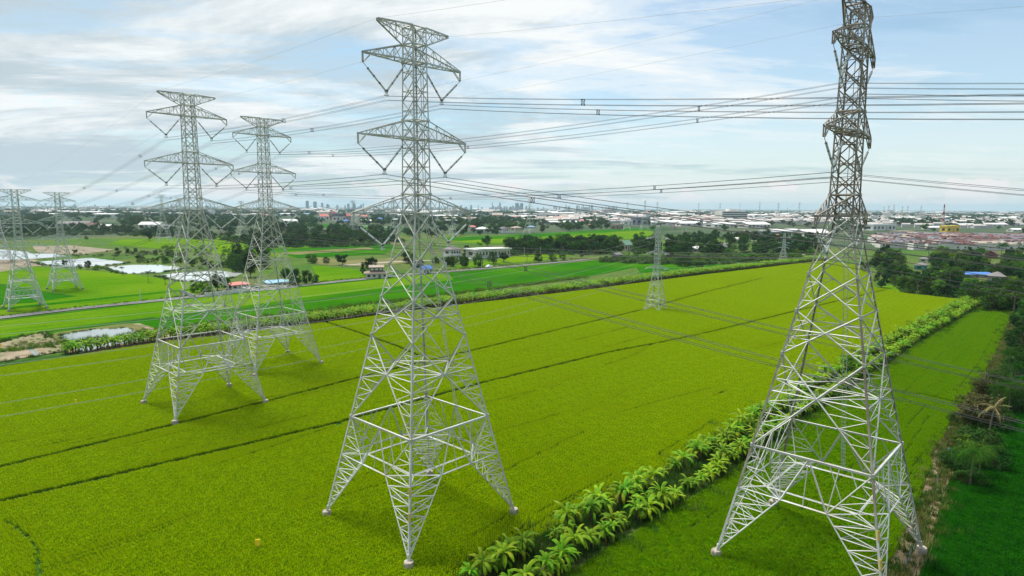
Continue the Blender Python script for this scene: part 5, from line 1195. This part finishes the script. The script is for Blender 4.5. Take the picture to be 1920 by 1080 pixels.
def car(p, rz, L, W, H, body, label, cat, name, kind):
    o = empty(name, p, rz, label, cat); mb = MB()
    if kind == 'bus': prof = [(-.5, .12), (.5, .12), (.5, .55), (.485, .97), (.44, 1.0), (-.47, 1.0), (-.5, .95)]
    elif kind == 'pickup': prof = [(-.5, .2), (.5, .2), (.5, .42), (.46, .54), (.27, .60), (.15, .97), (-.08, 1.0), (-.13, .60), (-.5, .58)]
    else: prof = [(-.5, .2), (.5, .2), (.5, .45), (.44, .56), (.24, .62), (.1, .97), (-.3, 1.0), (-.46, .66), (-.5, .6)]
    n = len(prof); v = [(a*L, e*W/2*(1 if b < .62 else .86), b*H) for e in (-1, 1) for a, b in prof]
    mb.add(v, [tuple(range(n-1, -1, -1)), tuple(range(n, 2*n))]+[(i, (i+1) % n, (i+1) % n+n, i+n) for i in range(n)]); mb.build('body', body, o)
    for e in (-1, 1):
        if kind == 'bus':
            m2 = MB(); m2.box((0, e*W*.432, H*.72), (L*.86, .06, H*.24)); m2.build('window', GLASS, o)
        else:
            m2 = MB(); q = .05 if kind == 'pickup' else -.1; m2.box((L*q, e*W*.435, H*.78), (L*(.16 if kind == 'pickup' else .36), .05, H*.24)); m2.build('window', GLASS, o)
        for a in (-.32, .33):
            m2 = MB(); m2.tube([(a*L, e*(W/2-.12), H*.2), (a*L, e*(W/2+.03), H*.2)], H*.2, 12); m2.build('wheel', tyre, o)
        m2 = MB(); m2.box((L*.5, e*W*.36, H*.42), (.06, .3, .16)); m2.build('headlight', WHITE, o)
        m2 = MB(); m2.box((-L*.5, e*W*.4, H*.45), (.06, .22, .3)); m2.build('tail_light', redl, o)
car(G(917, 501.5, .31), TH+math.pi, 5.6, 1.9, 1.8, carw, 'white pickup truck driving on the asphalt road', 'pickup', 'pickup_truck', 'pickup')
car(G(1079, 474.5, .3), R(6), 11.5, 2.6, 3.2, busm, 'teal bus on the country road before the dark tree belt', 'bus', 'bus', 'bus')
car(G(730, 520, .1), TH, 4.3, 1.8, 1.5, carw, 'white car parked beside the old wooden house', 'car', 'parked_car', 'car')
car(G(478, 543, .1), TH, 4.6, 1.8, 1.6, mat('dark_car_paint', (.03, .05, .08), rough=.25), 'dark car parked right of the red roofed house', 'car', 'parked_car', 'car')
# yellow markers in the rice
def marker(x, y, lab, rz):
    p = G(x, y); o = empty('field_marker', p, rz, lab, 'marker', None)
    mb = MB(); mb.box((0, 0, 1.08), (.56, .09, .8))
    for q in (-.1, .14): mb.box((0, 0, 1.08+q*1.6), (.56, .13, .05))
    mb.build('marker_board', yellowpaint, o); mb = MB()
    for q in (-.25, .25): 
        mb = MB(); mb.tube([(q, 0, 0), (q, 0, 1.52)], .035, 6); mb.build('post', yellowpaint, o)
marker(484, 1034, 'yellow marker board in the rice left of the middle pylon', .35)
marker(143, 762, 'yellow marker board in the rice left of the left pylon', -.5)
marker(2, 655, 'yellow marker board on the sandy ground at the left edge', -.3)
# small things near the ditch
mb = MB(); mb.tube([(0, 0, 0), (.0, 0, .35), (.05, 0, .55)], [.22, .25, .1], 8); o = mb.build('water_drum', R_BLUE); o.location = G(1779, 846); tag(o, 'small blue drum under the bushes at the ditch', 'drum')

# ------------------------------------------------------------------ far plain: scattered buildings, woodland, skyline
def at(x, y, Y):
    a, b = x-960, y-540; cr, sr = math.cos(CAM_ROLL), math.sin(CAM_ROLL); X, Yy = cr*a+sr*b, -sr*a+cr*b
    c, s_ = math.cos(CAM_PITCH), math.sin(CAM_PITCH); up = -Yy/CAM_F; dx, dy, dz = X/CAM_F, c+up*s_, -s_+up*c; t = Y/dy
    return Vector((dx*t, dy*t, CAM_H+dz*t))
FW = []
for w, d, h, rfm in ((30, 18, 6, R_WHITE), (60, 26, 8, R_WHITE), (16, 12, 6, R_PINK), (24, 14, 8, R_TAN), (14, 14, 14, R_GREY), (20, 12, 5, R_LBLUE)):
    mb = MB(); mb.box((0, 0, h/2), (w, d, h), 0); X, Y, t = w/2+.6, d/2+.6, h*.25
    for e in (-1, 1): mb.add([(-X, e*Y, h), (X, e*Y, h), (X, 0, h+t), (-X, 0, h+t)], [(0, 1, 2, 3)], 1)
    for e in (-1, 1): mb.add([(e*w/2, -d/2, h), (e*w/2, d/2, h), (e*w/2, 0, h+t)], [(0, 1, 2)], 0)
    FW.append(mb.mesh('far_house', [WHITE, rfm]))
FN = ('long white roofed', 'large white roofed', 'small red roofed', 'tan roofed', 'tall grey', 'blue roofed')
r = random.Random(12); zones = ((0, 960, 'left'), (960, 1560, 'middle'), (1560, 1930, 'right'))
cnt = 0
while cnt < 285:
    y = 394+18*r.random()**1.35; x = r.uniform(-20, 1940)
    if x < 900 and r.random() < .45: continue
    y += (x-960)*.0055
    k = r.choice((0, 0, 1, 1, 2, 3, 3, 4, 5, 0)); p = G(x, y); o = link('building', FW[k]); o.location = p; o.rotation_euler = (0, 0, r.uniform(-.5, .5)); sc = r.uniform(.8, 1.3)*(1+min(2.0, p.y/5000)); o.scale = (sc, sc, sc*.85)
    z = [q for a, b, q in zones if x <= b or b == 1930][0]; tag(o, '%s building far off in the %s of the hazy plain' % (FN[k], z), 'building', 'far %s buildings, %s' % (FN[k], z)); cnt += 1
TS = MB()
for ox, oy, w, d, h in ((0, 0, 22, 11, 5), (24, 14, 14, 10, 7), (-22, 12, 12, 12, 5), (8, 26, 26, 12, 5)):
    TS.box((ox, oy, h/2), (w, d, h), 0)
    for e in (-1, 1): TS.add([(ox-w/2-.5, oy+e*(d/2+.5), h), (ox+w/2+.5, oy+e*(d/2+.5), h), (ox+w/2+.5, oy, h+2), (ox-w/2-.5, oy, h+2)], [(0, 1, 2, 3)], 1)
gt = np.random.default_rng(77); TP = []; TZ = []
for n, x0, x1, y0, y1 in ((170, 640, 1940, 393.5, 406), (130, 990, 1640, 404, 418), (60, -20, 640, 394, 403), (60, 1560, 1940, 404, 424)):
    for x, y in zip(gt.uniform(x0, x1, n), y0+(y1-y0)*gt.random(n)**1.2):
        p = G(x, y+(x-960)*.0055); TP.append(tuple(p)); TZ.append(gt.uniform(.7, 1.2)*(1+min(1.6, p.y/5000)))
TW_ = [plainmat('town_wall', (.52, .52, .51)), mat('town_roof', (.46, .46, .45), (.32, .27, .25), .05, .7, detail=2, coords='Object', objvar=.35)]
scatter('far_town', TS, TW_, TP, gt.uniform(-.6, .6, len(TP)), TZ, 'pale far town spread along the horizon between the trees', 'town')
FIELDPX = [((230, 449), (420, 446), (640, 455), (660, 478), (540, 483), (430, 478), (300, 467), (200, 458)), ((480, 468), (560, 466), (720, 455), (742, 462), (720, 477), (560, 484)), ((840, 452), (1000, 445), (1200, 430), (1225, 434), (1220, 446), (1080, 452), (900, 458)), ((820, 447), (960, 441), (1180, 428), (1240, 430), (1000, 444), (860, 452)), ((590, 421), (660, 421), (725, 424), (760, 428), (640, 428), (585, 425))]
RECT = [(1226, 412, 1560, 446), (1620, 424, 1920, 472), (1145, 405, 1220, 430), (1010, 398, 1095, 420), (595, 400, 695, 420), (110, 412, 222, 428), (522, 408, 560, 425)]
g = np.random.default_rng(33)
def farwood(n, y0, y1, pw, sz, m, lab, seed, trunk=False):
    x = g.uniform(-60, 1980, n); y = y0+(y1-y0)*g.random(n)**pw+(x-960)*.0055; k = np.ones(n, bool)
    for f in FIELDPX: k &= ~inpoly(f, x, y)
    for a, b, c, d in RECT: k &= ~((x > a) & (x < c) & (y > b) & (y < d) & (g.random(n) < .93))
    # patchy
    k &= (np.sin(x*.031+y*.9)+np.sin(x*.013-y*.5+1)+g.normal(0, .9, n)) > -.9
    P = np.array([tuple(G(a, b)) for a, b in zip(x[k], y[k])]); d = np.hypot(P[:, 0], P[:, 1]); s_ = g.uniform(*sz, len(P))*(1+np.clip(d/6000, 0, 1.2))
    S = np.stack([s_*1.15, s_*1.15, s_*np.clip(1.1-d/12000, .6, 1)], 1)
    return scatter('far_woodland', _src, [m, bark], P, g.uniform(0, 6.28, len(P)), S, lab, 'woodland')
farwood(3400, 392.5, 405, .8, (8, 14), LM[0], 'hazy dark woodland along the horizon', 1)
farwood(3300, 396, 424, 1.2, (7, 13), LM[0], 'dark scattered woodland between the far buildings', 2)
farwood(1900, 396, 432, 1.1, (6, 11), LM[1], 'mid green scattered trees between the far buildings', 3)
farwood(420, 424, 446, 1.0, (5, 10), LM[0], 'dark tree lines around the far fields', 4)
CITY = [plainmat('far_tower_glass', (.22, .28, .33)), plainmat('far_tower_pale', (.42, .44, .45))]
named = [(576, 376, 5.5, 'tall slab tower, leftmost of the skyline pair'), (590.5, 377.5, 6.5, 'broad tower, right one of the skyline pair'), (604, 380, 4.5, 'stepped tower right of the skyline pair'), (614, 382.5, 4, 'low stepped tower right of the skyline pair'), (653, 382, 5, 'pale skyline block left of the thin spire'), (664, 381, 4.5, 'skyline tower behind the distant pylon'), (681, 381, 2, 'thin skyline spire left of the middle pylon'), (677, 383.5, 3.5, 'low skyline tower beside the thin spire'), (923, 379.5, 1.6, 'needle thin skyline spire right of the middle pylon'), (937.5, 380, 3.2, 'slim skyline tower right of the needle spire'), (969.5, 380.5, 6.5, 'left one of the broad twin towers'), (978, 380.5, 6, 'right one of the broad twin towers'), (178, 383.5, 2.5, 'faint tower on the left horizon'), (205, 384, 2.5, 'second faint tower on the left horizon')]
def tower(x, yt, wpx, lab, group=None, Y=7200, m=0):
    T = at(x, yt, Y); H = T.z; s_ = Y/CAM_F; o = empty('tower_block', (T.x, T.y, 0), r.uniform(-.4, .4), lab, 'tower block', group); w = wpx*s_*.85; d = w*r.uniform(.6, 1)
    mb = MB(); mb.box((0, 0, H*.47), (w, d, H*.94)); mb.build('wall', CITY[m], o)
    mb = MB(); mb.box((0, 0, H*.97), (w*.6, d*.6, H*.06)); mb.build('roof', CITY[1], o)
for x, yt, wp, lab in named: tower(x, yt, wp, lab)
for i in range(120):
    x = r.choice((r.uniform(530, 1090), r.uniform(530, 1090), r.uniform(600, 1000), r.uniform(20, 520), r.uniform(1080, 1160)))
    yt = 388.5-r.random()**2*4.5; tower(x, yt, r.uniform(1.5, 5), 'low pale tower block in the hazy city skyline', 'low tower blocks of the skyline', Y=r.uniform(6800, 8200), m=1)

# ------------------------------------------------------------------ haze
mb = MB(); mb.box((0, 0, 114), (66000, 66000, 230)); hz = bpy.data.materials.new('haze'); hz.use_nodes = True; N = hz.node_tree.nodes; N.remove(N['Principled BSDF'])
pv = N.new('ShaderNodeVolumePrincipled'); pv.inputs['Color'].default_value = (.62, .86, .98, 1); pv.inputs['Density'].default_value = 0.55e-4; pv.inputs['Anisotropy'].default_value = .2
hz.node_tree.links.new(pv.outputs[0], N['Material Output'].inputs['Volume'])
o = mb.build('haze', hz); tag(o, 'thin blue haze lying over the plain', 'haze', kind='stuff'); o.display_type = 'WIRE'
